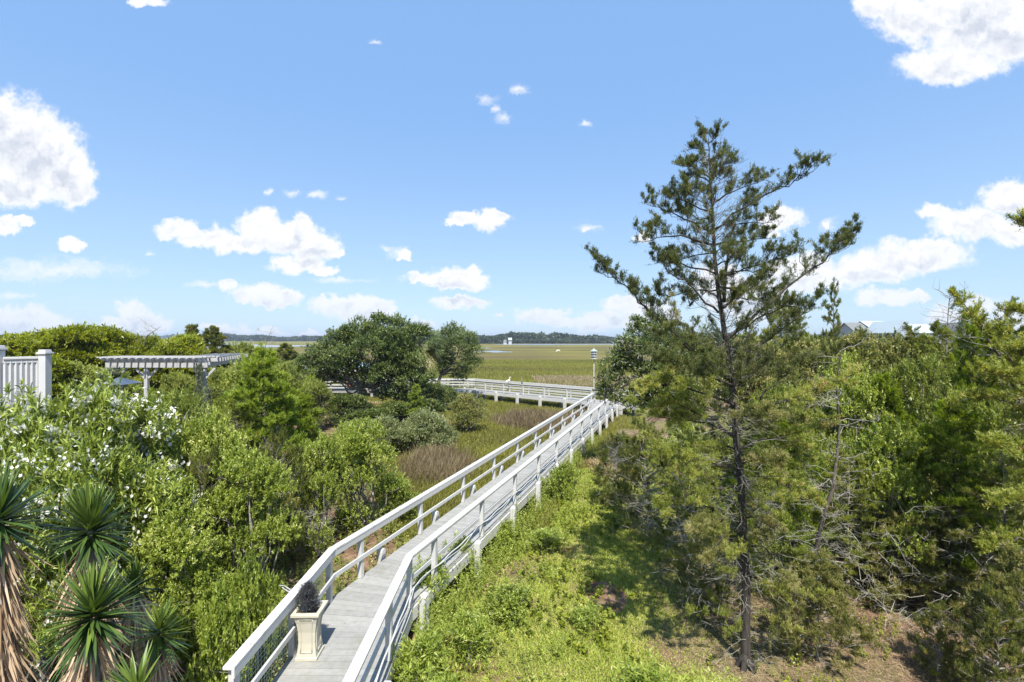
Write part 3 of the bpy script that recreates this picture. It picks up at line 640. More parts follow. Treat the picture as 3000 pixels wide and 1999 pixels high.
def add_sprays(P0, D0, L0, R, V, T, dens=1.0, spike=.06, sw=.011, base=.45, lift=.45):
    """cedar foliage along branchlets: P0 start, D0 direction, L0 length"""
    n = len(P0)
    if n == 0: return
    k = max(4, int(26*dens)); s = R.rand(n, k)**.8
    side = R.randn(n, k, 3)*.55
    P = P0[:, None]+D0[:, None]*(s*L0[:, None])[:, :, None]+R.randn(n, k, 3)*.012
    D = D0[:, None]*.75+np.array([0, 0, lift])+side
    P = P.reshape(-1, 3); D = D.reshape(-1, 3); m_ = len(P)
    sz = spike*(.5+.9*R.rand(m_)); bt = np.repeat(base+R.randn(n)*.16, k)
    V.append(leaves(P, D, sz, sw*(.7+.7*R.rand(m_)), R, nrm=np.array([0, -.45, .9]))); T.append(np.clip(bt+R.randn(m_)*.13, 0, 1))
def foliate_limb(Pl, R, V, T, wood, start=.3, per_m=11, blen=.38, dens=1., base=.45, lift=.45, spike=.06, sw=.011, rad=.004, up=.35, gap=.0):
    Pl = np.asarray(Pl); seg = np.linalg.norm(np.diff(Pl, axis=0), axis=1); cum = np.concatenate([[0], np.cumsum(seg)]); L = cum[-1]
    n = max(3, int(L*(1-start)*per_m)); s = start+(1-start)*R.rand(n)**.85
    if gap: s = s[R.rand(n) > gap*(np.sin(s*17+R.rand()*6) > .2)]; n = len(s)
    P = np.stack([np.interp(s*L, cum, Pl[:, i]) for i in range(3)], 1)
    tdir = unit(Pl[-1]-Pl[-2 if len(Pl) < 3 else -3]); 
    ln = blen*(.45+.75*R.rand(n))*(1.15-.75*s); D = unit(tdir*.55+R.randn(n, 3)*.55*np.array([1, 1, .7])+np.array([0, 0, up]))
    for p, d, l in zip(P, D, ln):
        wood.tube([p, p+d*l*.5+R.randn(3)*.015, p+d*l], [rad, rad*.7, rad*.4], 3, cap=False)
    # each branchlet carries two or three smaller ones
    kk = 3; PP = np.repeat(P, kk, 0); DD = np.repeat(D, kk, 0); LL = np.repeat(ln, kk); t = R.rand(len(PP))*.75+.15
    PP = PP+DD*(t*LL)[:, None]; D2 = unit(DD*.8+R.randn(len(PP), 3)*.5+np.array([0, 0, lift*.5])); L2 = LL*.45*(.6+.6*R.rand(len(PP)))
    add_sprays(P+D*(ln*.3)[:, None], D, ln*.75, R, V, T, dens, spike, sw, base, lift); add_sprays(PP, D2, L2, R, V, T, dens*.7, spike, sw, base, lift)
    tip = Pl[-1][None]; add_sprays(tip-tdir*.2, tdir[None], np.array([.32]), R, V, T, dens*1.6, spike, sw, base, lift)

def make_cedar_meshes(name, seed, r, H, mat, nl=46, low=.08, shape=1.0, dens=1., dead_top=False, bark=M['bark'], rise=.35, spike=.07, sw=.014, sparse=0., dead=6):
    """cone of rising limbs round one leader"""
    R = rs(seed); wood = MB(); V = []; T = []
    n = 9; ts = np.linspace(0, 1, n); lean = np.cumsum(R.randn(n, 2)*.02*r, 0); TP = np.stack([lean[:, 0], lean[:, 1], ts*H-.0], 1)
    TP[0, 2] = -.2; wood.tube(TP, np.maximum(.006, .013*H*(1-ts)**.9), 7, cap=False)
    for i in range(nl):
        h = low+(1-low)*((i+R.rand())/nl)**.9
        if dead_top and h > .8: continue
        a = i*2.4+R.randn()*.5; rr_ = r*(1-h**1.4)**.75*(.6+.5*R.rand())*(min(1, .55+h*1.6))**shape+.12*r*.5
        b = np.array([np.interp(h*H, TP[:, 2], TP[:, 0]), np.interp(h*H, TP[:, 2], TP[:, 1]), h*H])
        tip = b+np.array([math.cos(a)*rr_, math.sin(a)*rr_, rr_*(rise*(.3+h)+R.randn()*.12)])
        tip[2] = max(tip[2], .15)
        if R.rand() < dead*.01:
            Q = limb(wood, b, tip, .006*rr_+.003, .002, R, .3, 6, 4)
            for j in range(9): q_ = Q[1+j % 5]; wood.tube([q_, q_+unit(tip-b+R.randn(3)*rr_)*rr_*.3, q_+unit(tip-b+R.randn(3)*rr_)*rr_*.5], [.003, .002, .001], 3, cap=False)
            continue
        Pl = limb(wood, b, tip, .010*rr_+.006, .003, R, .22, 7, 4)
        foliate_limb(Pl, R, V, T, wood, start=.15 if h > .6 else .3, per_m=12*dens, blen=.30+.16*rr_, dens=dens, base=.45+R.randn()*.09, spike=spike, sw=sw, rad=.003, gap=sparse)
    if dead_top:
        for k in range(16):
            h = .76+.23*k/16; a = k*2.4; l = r*.55*(1.05-h)/.25*.5+.12; b = np.array([TP[-1, 0]*h, TP[-1, 1]*h, h*H])
            limb(wood, b, b+np.array([math.cos(a)*l, math.sin(a)*l, l*.45]), .011, .003, R, .3, 5, 4)
    else:
        add_sprays(TP[-1][None]-np.array([[0, 0, .3]]), np.array([[0, 0, 1.]]), np.array([.4]), R, V, T, 3*dens, spike, sw)
    fol = quad_mesh(name+'_foliage', np.concatenate(V), mat, np.concatenate(T))
    o = wood.build('wood', bark); me = o.data; bpy.data.objects.remove(o)
    return me, fol, (r, H), None

PROTO = {}
def proto(key):
    if key in PROTO: return PROTO[key]
    s = make_shrub_meshes; c = make_cedar_meshes
    if key == 'bright_a': p = s(key, 11, 1.2, 2.6, 22, 80, 27, 0.056, 0.026, M['bright'], .0, .40)
    if key == 'bright_b': p = s(key, 12, 1.3, 2.6, 24, 78, 27, 0.056, 0.026, M['bright'], .0, .38)
    if key == 'bright_small': p = s(key, 13, .6, 1.0, 14, 49, 16, 0.054, 0.030, M['bright'], .0, .45, tw=.12)
    if key == 'bright_far': p = s(key, 14, 1.8, 4.0, 30, 91, 20, 0.092, 0.046, M['thicket'], .2, .36, tw=.22)
    if key == 'mid_a': p = s(key, 15, 1.3, 2.8, 24, 80, 25, 0.070, 0.023, M['mid'], .02, .38)
    if key == 'mid_far': p = s(key, 16, 2.0, 4.6, 34, 98, 20, 0.097, 0.041, M['mid'], .15, .34, tw=.22)
    if key == 'grey_a': p = s(key, 17, 1.3, 1.4, 22, 78, 18, 0.076, 0.030, M['grey'], .0, .36)
    if key == 'dark_a': p = s(key, 18, 1.4, 2.0, 22, 85, 18, 0.086, 0.041, M['oak'], .05, .38)
    if key == 'canopy': p = s(key, 19, 2.4, 5.6, 64, 123, 17, 0.162, 0.067, M['yellowgreen'], .18, .23, flat=.6, tw=.32, up=.15, stem=M['bark_grey'])
    if key == 'canopy_b': p = s(key, 20, 2.4, 5.6, 64, 123, 17, 0.162, 0.067, M['yellowgreen'], .22, .23, flat=.6, tw=.32, up=.15, stem=M['bark_grey'])
    if key == 'oak_right': p = s(key, 21, 3.2, 5.8, 56, 143, 17, 0.113, 0.060, M['oak'], .2, .24, tw=.24, stem=M['bark_grey'], trunk=True)
    if key == 'weed': p = s(key, 22, .35, .7, 12, 16, 14, .085, .020, M['bright'], .1, .55, tw=.16, up=.9)
    if key == 'vine': p = s(key, 23, .3, 3.2, 24, 30, 12, .07, .04, M['vine'], .02, .7, tw=.14, stem=M['bark'])
    if key == 'cedar_a': p = c(key, 31, 1.4, 4.4, M['cedar_light'], 76, .05, 1., 1.2, spike=.065, sw=.012, bark=M['twig'], dead=16)
    if key == 'cedar_b': p = c(key, 32, 1.3, 4.6, M['cedar_young'], 86, .04, 1., 1.6)
    if key == 'cedar_c': p = c(key, 33, 1.2, 6.6, M['cedar'], 70, .08, 1., 1.3, sparse=.2, dead=10)
    if key == 'cedar_dead': p = c(key, 34, 1.5, 6.6, M['cedar_light'], 76, .08, 1., 1.5, dead_top=True, dead=8, bark=M['bark_grey'])
    if key == 'cedar_bush': p = c(key, 35, 1.3, 2.2, M['cedar'], 62, .03, .3, 1.3, rise=.5, spike=.06, sw=.012, bark=M['twig'], dead=16)
    if key == 'cedar_pale': p = c(key, 36, 1.2, 2.2, M['cedar_pale'], 60, .03, .3, 1.5, rise=.25, bark=M['twig'], dead=14)
    if key == 'cedar_far': p = c(key, 37, 1.7, 5.6, M['cedar'], 84, .06, .6, 1.1, spike=.14, sw=.035, rise=.1)
    if key == 'oleander':
        p = s(key, 41, 1.0, 3.0, 24, 52, 18, .135, .026, M['oleander'], .25, .42, kind='blade', tw=.2, up=.9, stem=M['twig'])
    PROTO[key] = p; return p
NAMES = {}
def plant(key, px, Y, top, r, name, label, cat, group, rz=None, x=None, wood_name='stems', leaf_name='foliage'):
    w, f, (r0, H0), _ = proto(key); x = XW(px, Y) if x is None else x; g = float(gz(x, Y)); H = (CZ-(top-CY)/F*Y-g)*(1.06 if r0 > .5 and 'cedar' not in key else 1.) if top > 0 else -top
    o = empty(name, (x, Y, g), label, cat, group, rz if rz is not None else (px*.37+Y*1.3) % 6.28, (r/r0, r/r0, H/H0))
    link(wood_name, w, o); link(leaf_name, f, o); return o

# ------------------------------------------------------------------ shrubs and trees, each a thing
G_L = 'bushes left of the boardwalk'; G_R = 'trees and bushes of the right hand thicket'; G_T = 'flat topped trees along the left skyline'
SH = 'shrub'
TABLE = [
 # key, px, Y, top, r, name, label, category, group
 ('bright_a', 545, 8.2, 1520, 1.0, 'leafy_bush', 'bright small-leaved bush directly right of the big yucca rosettes', SH, G_L),
 ('bright_b', 735, 9.9, 1365, 1.1, 'leafy_bush', 'tall bright green bush left of the planter and its bend in the rail', SH, G_L),
 ('bright_a', 640, 10.3, 1455, .8, 'leafy_bush', 'bright bush between the yucca clump and the bush by the rail bend', SH, G_L),
 ('bright_small', 640, 6.9, 1765, .42, 'leafy_bush', 'lush low bush growing against the outer end of the left rail', SH, G_L),
 ('bright_small', 745, 7.8, 1660, .40, 'leafy_bush', 'low bright bush poking at the left rail behind the planter', SH, G_L),
 ('bright_b', 1050, 14.0, 1270, 1.25, 'leafy_bush', 'rounded bright bush halfway up the left of the boardwalk, brown reeds behind it', SH, G_L),
 ('bright_a', 1165, 15.3, 1395, .8, 'leafy_bush', 'small bright bush nearest the left rail before the brown reeds', SH, G_L),
 ('bright_a', 930, 12.6, 1300, .95, 'leafy_bush', 'leafy bush on the dark twiggy hollow left of the boardwalk', SH, G_L),
 ('mid_a', 515, 11.0, 1160, 1.3, 'wax_myrtle', 'mid green bush rising right behind the white-flowered oleander', SH, G_L),
 ('bright_a', 640, 10.8, 1235, 1.0, 'wax_myrtle', 'bright feathery bush between the oleander and the pointed young cedar', SH, G_L),
 ('mid_a', 435, 12.8, 1175, 1.1, 'wax_myrtle', 'green bush peeping over the oleander beneath the pergola', SH, G_L),
 ('cedar_b', 770, 13.5, 1035, 1.5, 'young_cedar', 'pointed young olive green cedar standing taller than the bushes around it', 'cedar', G_L),
 ('cedar_b', 885, 15.5, 1150, 1.2, 'young_cedar', 'shorter light green cedar just right of the pointed young cedar', 'cedar', G_L),
 ('cedar_a', 690, 13.0, 1180, 1.0, 'young_cedar', 'small dark cedar at the left foot of the pointed young cedar', 'cedar', G_L),
 ('cedar_bush', 590, 9.7, 1370, .9, 'cedar_bush', 'dark low cedar bush under the oleander, above the bright bushes', 'cedar', G_L),
 ('cedar_bush', 800, 11.6, 1300, 1.0, 'cedar_bush', 'dark green cedar bush in the shade below the pointed young cedar', 'cedar', G_L),
 ('bright_b', 905, 16.5, 1295, 1.1, 'leafy_bush', 'yellowish bush in front of the shaded oak hollow', SH, G_L),
 ('bright_a', 1020, 19.0, 1248, .9, 'leafy_bush', 'small yellow-green bush below the leaning oak trunk', SH, G_L),
 ('grey_a', 1130, 24.0, 1238, 1.5, 'marsh_elder', 'grey-green marsh shrub below the big oak, first right of the trunk', SH, G_L),
 ('grey_a', 1240, 25.0, 1222, 1.5, 'marsh_elder', 'pale grey-green shrub between the two oaks at the marsh edge', SH, G_L),
 ('grey_a', 1310, 26.5, 1255, .8, 'marsh_elder', 'lowest grey-green shrub reaching out into the marsh grass', SH, G_L),
 ('dark_a', 1060, 26.0, 1236, 1.2, 'dark_shrub', 'dark shrub in deep shade at the foot of the leaning oak trunk', SH, G_L),
 ('bright_far', 1372, 30.0, 1162, 1.25, 'leafy_bush', 'round bright green bush standing alone in the marsh before the far boardwalk', SH, G_L),
 ('dark_a', 1015, 32.0, 1165, 1.7, 'dark_shrub', 'dark shrub right of the pot and its mulch bed', SH, G_L),
 ('dark_a', 1165, 32.0, 1185, 1.6, 'dark_shrub', 'dark shrub filling the shade right of the leaning oak trunk', SH, G_L),
 ('dark_a', 1310, 38.0, 1140, 1.0, 'dark_shrub', 'dark shrub at the base of the smaller oak', SH, G_L),
 ('dark_a', 1090, 30.5, 1205, 2.0, 'dark_shrub', 'wide dark shrub spreading under the big oak left of the little cedar', SH, G_L),
 ('dark_a', 1230, 33.5, 1175, 1.7, 'dark_shrub', 'dark shrub behind the little cedar between the two oaks', SH, G_L),
 ('dark_a', 1260, 40.0, 1130, 1.6, 'dark_shrub', 'dark shrub left of the smaller oak trunk', SH, G_L),
 ('cedar_b', 1215, 31.0, 1130, .8, 'young_cedar', 'little feathery green cedar between the two oak trunks', 'cedar', G_L),
 ('mid_far', 860, 37.0, 1062, 1.6, 'wax_myrtle', 'dark bush hiding the left end of the pier shelter roof', SH, G_L),
 ('bright_a', 905, 30.0, 1110, .9, 'leafy_bush', 'spindly pale tree-like bush left of the pot', SH, G_L),
 ('mid_far', 815, 25, 1075, 1.6, 'wax_myrtle', 'green bush between the two young cedars and the oak', SH, G_L),
 ('mid_far', 925, 29, 1120, 1.2, 'wax_myrtle', 'green bush hiding the boardwalk arm left of the oak', SH, G_L),
 ('bright_a', 700, 20, 1065, 1.3, 'wax_myrtle', 'green bush between the pergola end and the pointed young cedar', SH, G_L),
 # left skyline
 ('canopy', 30, 25, 985, 2.3, 'wild_olive', 'yellow-green tree at the left picture edge behind the white railing', 'tree', G_T),
 ('canopy_b', 125, 28, 966, 2.6, 'wild_olive', 'yellow-green tree right above the white railing post', 'tree', G_T),
 ('canopy', 235, 27, 956, 2.6, 'wild_olive', 'tallest broad yellow-green tree above the oleander', 'tree', G_T),
 ('canopy_b', 335, 29, 962, 2.3, 'wild_olive', 'broad green tree behind the left end of the pergola', 'tree', G_T),
 ('canopy', 430, 30, 985, 2.0, 'wild_olive', 'lower tree behind the pergola middle with bare twigs above', 'tree', G_T),
 ('canopy_b', 520, 27, 984, 1.9, 'wild_olive', 'brightest rounded tree behind the right half of the pergola', 'tree', G_T),
 ('cedar_far', 560, 35, 958, 1.7, 'wind_cedar', 'dark windblown cedar rising behind the brightest rounded tree', 'cedar', G_T),
 ('cedar_far', 630, 36, 962, 2.0, 'wind_cedar', 'dark layered cedar above the right end of the pergola', 'cedar', G_T),
 ('mid_far', 700, 38, 1010, 2.0, 'wax_myrtle', 'low olive bush line right of the layered dark cedar', SH, G_T),
 ('cedar_far', 830, 44, 1010, 2.2, 'wind_cedar', 'low brownish cedar left of the big oak on the river side', 'cedar', G_T),
 ('mid_far', 770, 42, 1035, 2.0, 'wax_myrtle', 'dull green bush on the river side behind the pointed young cedar', SH, G_T),
 ('mid_far', 230, 21, 1075, 1.7, 'wax_myrtle', 'shaded green bush beneath the pergola left end', SH, G_T),
 ('canopy', 110, 20, 1045, 1.9, 'wild_olive', 'green tree directly behind the white railing balusters', 'tree', G_T),
 ('mid_far', 330, 24, 1085, 1.6, 'wax_myrtle', 'dark green bush seen through the pergola opening', SH, G_T),
 ('mid_far', 520, 25, 1100, 1.3, 'wax_myrtle', 'dim bush behind the vine-wrapped pergola post', SH, G_T),
 ('mid_far', 650, 27, 1085, 1.4, 'wax_myrtle', 'dim bush right of the pergola end post', SH, G_T),
 # right thicket, far to near
 ('mid_far', 2180, 30, 990, 2.6, 'wax_myrtle', 'distant green bush behind the tall cedar trunk', SH, G_R),
 ('mid_far', 2380, 27, 995, 2.6, 'wax_myrtle', 'distant green bush left of the rooftops', SH, G_R),
 ('bright_far', 2545, 25, 995, 2.3, 'wax_myrtle', 'bright bush in front of the grey gabled rooftop', SH, G_R),
 ('mid_far', 2700, 25, 1000, 2.2, 'wax_myrtle', 'leafy bush in front of the pale blue house', SH, G_R),
 ('mid_far', 2870, 24, 1000, 2.4, 'wax_myrtle', 'far bush just right of the dead-topped cedar', SH, G_R),
 ('cedar_a', 2290, 21, 905, 1.7, 'cedar_tree', 'olive cedar behind the right limbs of the tall cedar', 'cedar', G_R),
 ('bright_far', 2230, 17.5, 1010, 1.8, 'wax_myrtle', 'bright bush directly right of the tall cedar trunk', SH, G_R),
 ('cedar_c', 2440, 13.5, 842, .62, 'cedar_tree', 'slim dark cedar spire standing alone between the tall cedar and the rooftops', 'cedar', G_R),
 ('bright_far', 2400, 17.0, 1020, 1.7, 'wax_myrtle', 'bright bush at the foot of the slim cedar spire', SH, G_R),
 ('bright_far', 2600, 17.0, 1010, 1.7, 'wax_myrtle', 'large bright bush under the middle rooftops', SH, G_R),
 ('cedar_c', 2190, 17.0, 950, .9, 'cedar_tree', 'wispy cedar rising right behind the tall cedar trunk', 'cedar', G_R),
 ('cedar_c', 2340, 18.0, 922, 1.0, 'cedar_tree', 'wispy olive cedar top between the tall cedar and the slim spire', 'cedar', G_R),
 ('cedar_c', 2525, 16.0, 972, .9, 'cedar_tree', 'feathery cedar top just right of the slim spire', 'cedar', G_R),
 ('cedar_c', 2665, 15.5, 965, .9, 'cedar_tree', 'feathery cedar top below the white roofs left of the dead-topped cedar', 'cedar', G_R),
 ('cedar_b', 2865, 12.0, 925, .9, 'cedar_tree', 'feathery green cedar top right of the dead-topped cedar', 'cedar', G_R),
 ('cedar_c', 2960, 11.5, 900, .9, 'cedar_tree', 'wispy cedar top close to the right picture edge', 'cedar', G_R),
 ('cedar_b', 2610, 12.5, 1110, 1.0, 'cedar_tree', 'soft olive cedar in the middle of the thicket below the rooftops', 'cedar', G_R),
 ('cedar_b', 2210, 11.8, 1190, .9, 'cedar_tree', 'light olive cedar just right of the tall cedar trunk', 'cedar', G_R),
 ('cedar_dead', 2775, 14.5, 838, 1.35, 'cedar_tree', 'cedar with a bare dead grey top', 'cedar', G_R),
 ('cedar_a', 2900, 13.0, 960, 1.6, 'cedar_tree', 'dense dark cedar right of the dead-topped cedar', 'cedar', G_R),
 ('mid_a', 2700, 12.2, 1065, 1.4, 'wax_myrtle', 'yellow-green bush below the dead-topped cedar', SH, G_R),
 ('bright_b', 2500, 13.0, 1110, 1.3, 'wax_myrtle', 'bright bush low between the slim spire and dead-topped cedar', SH, G_R),
 ('mid_a', 2290, 12.5, 1130, 1.3, 'wax_myrtle', 'leafy bush behind the lower right limbs of the tall cedar', SH, G_R),
 ('bright_a', 2030, 15.5, 1250, 1.3, 'wax_myrtle', 'pale bright bush behind the tall cedar on its left', SH, G_R),
 ('bright_a', 2170, 13.8, 1290, 1.0, 'wax_myrtle', 'pale bush showing just behind the tall cedar trunk', SH, G_R),
 ('cedar_bush', 1905, 13.5, 1265, 1.3, 'cedar_bush', 'dark spreading cedar bush at the right edge of the grass, below the oak', 'cedar', G_R),
 ('cedar_bush', 1800, 16.0, 1290, 1.0, 'cedar_bush', 'small olive cedar bush beside the boardwalk pilings', 'cedar', G_R),
 ('cedar_a', 2010, 11.6, 1330, 1.05, 'cedar_tree', 'dark bushy cedar left of the tall cedar trunk', 'cedar', G_R),
 ('cedar_b', 2330, 10.2, 1240, 1.0, 'cedar_tree', 'half bare cedar with pale twigs right of the tall cedar trunk', 'cedar', G_R),
 ('bright_b', 2600, 10.6, 1290, 1.2, 'wax_myrtle', 'yellow-green bush in the middle of the right thicket', SH, G_R),
 ('cedar_b', 2790, 10.2, 1180, 1.3, 'cedar_tree', 'green cedar in the middle right of the thicket', 'cedar', G_R),
 ('mid_a', 2920, 10.8, 1180, 1.3, 'wax_myrtle', 'broad leafed bush near the right picture edge', SH, G_R),
 ('cedar_a', 2480, 10.4, 1330, 1.0, 'cedar_tree', 'olive cedar behind the crooked bare trunk', 'cedar', G_R),
 ('cedar_pale', 2390, 8.4, 1640, .85, 'cedar_bush', 'yellowish drooping cedar boughs right of the tall trunk base', 'cedar', G_R),
 ('cedar_pale', 2640, 10.0, 1520, 1.1, 'cedar_bush', 'grey-green low cedar bush above the pine straw slope', 'cedar', G_R),
 ('cedar_pale', 2800, 9.8, 1500, 1.1, 'cedar_bush', 'pale green low cedar boughs right of the strap-leaved plant', 'cedar', G_R),
 ('cedar_a', 2950, 9.2, 1330, 1.1, 'cedar_tree', 'green cedar cut by the right picture edge, lower one', 'cedar', G_R),
 ('cedar_bush', 2930, 7.0, 1760, .6, 'cedar_bush', 'dark cedar boughs in the bottom right corner', 'cedar', G_R),
 ('cedar_bush', 2750, 7.9, 1790, .45, 'cedar_bush', 'small dark cedar bough over the pine straw', 'cedar', G_R),
 ('cedar_pale', 3010, 7.2, 1640, .7, 'cedar_bush', 'yellow-green cedar boughs at the right picture edge', 'cedar', G_R),
 ('cedar_bush', 2060, 9.9, 1560, .7, 'cedar_bush', 'green cedar bush touching the sunlit grass left of the tall trunk', 'cedar', G_R),
 ('bright_small', 1650, 16.8, -1.2, .62, 'leafy_bush', 'lush small bush hugging the right side of the boardwalk pilings', SH, 'weeds and seedlings beside the boardwalk'),
 ('bright_small', 1490, 9.6, -.62, .5, 'leafy_bush', 'clump of leafy seedlings in the middle of the sunny grass', SH, 'weeds and seedlings beside the boardwalk'),
 ('weed', 1262, 9.9, -.85, .42, 'goldenrod_clump', 'tall weed clump right under the boardwalk bend', 'weed', 'weeds and seedlings beside the boardwalk'),
 ('weed', 1340, 11.4, -.8, .45, 'goldenrod_clump', 'tall weed clump beside the third right-hand piling', 'weed', 'weeds and seedlings beside the boardwalk'),
 ('weed', 1235, 7.5, -.78, .42, 'goldenrod_clump', 'weed clump at the lower right side of the boardwalk', 'weed', 'weeds and seedlings beside the boardwalk'),
 ('weed', 1290, 6.6, -.7, .40, 'goldenrod_clump', 'broad-leaved weeds at the bottom edge near the boardwalk', 'weed', 'weeds and seedlings beside the boardwalk'),
 ('weed', 1375, 8.4, -.65, .40, 'goldenrod_clump', 'weeds between the boardwalk and the bare litter patch', 'weed', 'weeds and seedlings beside the boardwalk'),
 ('weed', 1880, 6.9, -.7, .45, 'goldenrod_clump', 'tall grassy seedlings in the tree shade at the bottom', 'weed', 'weeds and seedlings beside the boardwalk'),
 ('weed', 2010, 6.3, -.6, .45, 'goldenrod_clump', 'bright grassy seedlings at the bottom edge left of the tall trunk', 'weed', 'weeds and seedlings beside the boardwalk'),
 ('weed', 1800, 6.2, -.5, .40, 'goldenrod_clump', 'short grassy seedlings at the bottom centre', 'weed', 'weeds and seedlings beside the boardwalk'),
 ('weed', 1720, 9.2, -.3, .30, 'goldenrod_clump', 'small seedlings at the edge of the tree shadow', 'weed', 'weeds and seedlings beside the boardwalk'),
 ('weed', 1470, 13.2, -.6, .5, 'goldenrod_clump', 'weed clump along the boardwalk by the fifth piling', 'weed', 'weeds and seedlings beside the boardwalk'),
 ('weed', 1600, 12.8, -.45, .45, 'goldenrod_clump', 'weed clump in the upper part of the sunny grass', 'weed', 'weeds and seedlings beside the boardwalk'),
]
for row in TABLE: plant(*row, wood_name='trunk' if row[7] in ('tree', 'cedar') else 'stems', leaf_name='crown' if row[7] in ('tree', 'cedar') else 'foliage')

# ---- oleander with white flower trusses
def flower_mesh(lobes, seed, per=7):
    R = rs(seed); P = []; 
    for c, q in lobes:
        for k in range(per):
            d = unit(R.randn(3)*np.array([1, 1, .6])+np.array([0, -.25, .75])); cc = c+d*q*(.95+.25*R.rand())
            m_ = R.randint(5, 11); P.append(cc+R.randn(m_, 3)*.045)
    P = np.concatenate(P); n = len(P); nd = unit(R.randn(n, 3)*.5+np.array([0, -.5, .9])); a = unit(np.cross(nd, R.randn(n, 3))); b = np.cross(nd, a)
    V = []
    for k in range(5):
        t = k*2*math.pi/5; d = a*math.cos(t)+b*math.sin(t); s = -a*math.sin(t)+b*math.cos(t); L = .027
        V.append(np.stack([P, P+d*L*.7+s*L*.45+nd*.004, P+d*L*1.1+nd*.008, P+d*L*.7-s*L*.45+nd*.004], 1))
    return quad_mesh('oleander_flowers', np.concatenate(V), M['petal'], np.tile(R.rand(n), 5))
w, f, (r0, H0), lobes = proto('oleander'); flm = [flower_mesh(lobes, 51, 20), flower_mesh(lobes, 52, 8)]
for (px, Y, top, r, fi, lab) in [
 (40, 7.3, 1160, .85, 0, 'white-flowered oleander at the left picture edge in front of the railing'),
 (150, 7.9, 1110, .85, 0, 'tall white-flowered oleander covering the foot of the railing post'),
 (255, 8.6, 1082, .9, 0, 'tallest white-flowered oleander between the railing and the pergola'),
 (395, 9.6, 1122, .95, 0, 'white-flowered oleander in front of the pergola legs'),
 (340, 8.3, 1265, .85, 1, 'leafy oleander with few flowers above the yuccas'),
 (120, 6.7, 1300, .75, 1, 'leafy oleander right behind the left yucca'),
 (455, 9.1, 1330, .75, 0, 'lower oleander with white trusses left of the dark cedar bush'),
 (10, 6.5, 1290, .7, 0, 'flowering oleander at the left edge behind the yucca')]:
    x = XW(px, Y); g = float(gz(x, Y)); H = CZ-(top-CY)/F*Y-g
    o = empty('oleander', (x, Y, g), lab, SH, 'white flowered oleanders', (px*.7) % 6.28, (r/r0, r/r0, H/H0*.97))
    link('stems', w, o); link('foliage', f, o); link('flowers', flm[fi], o)

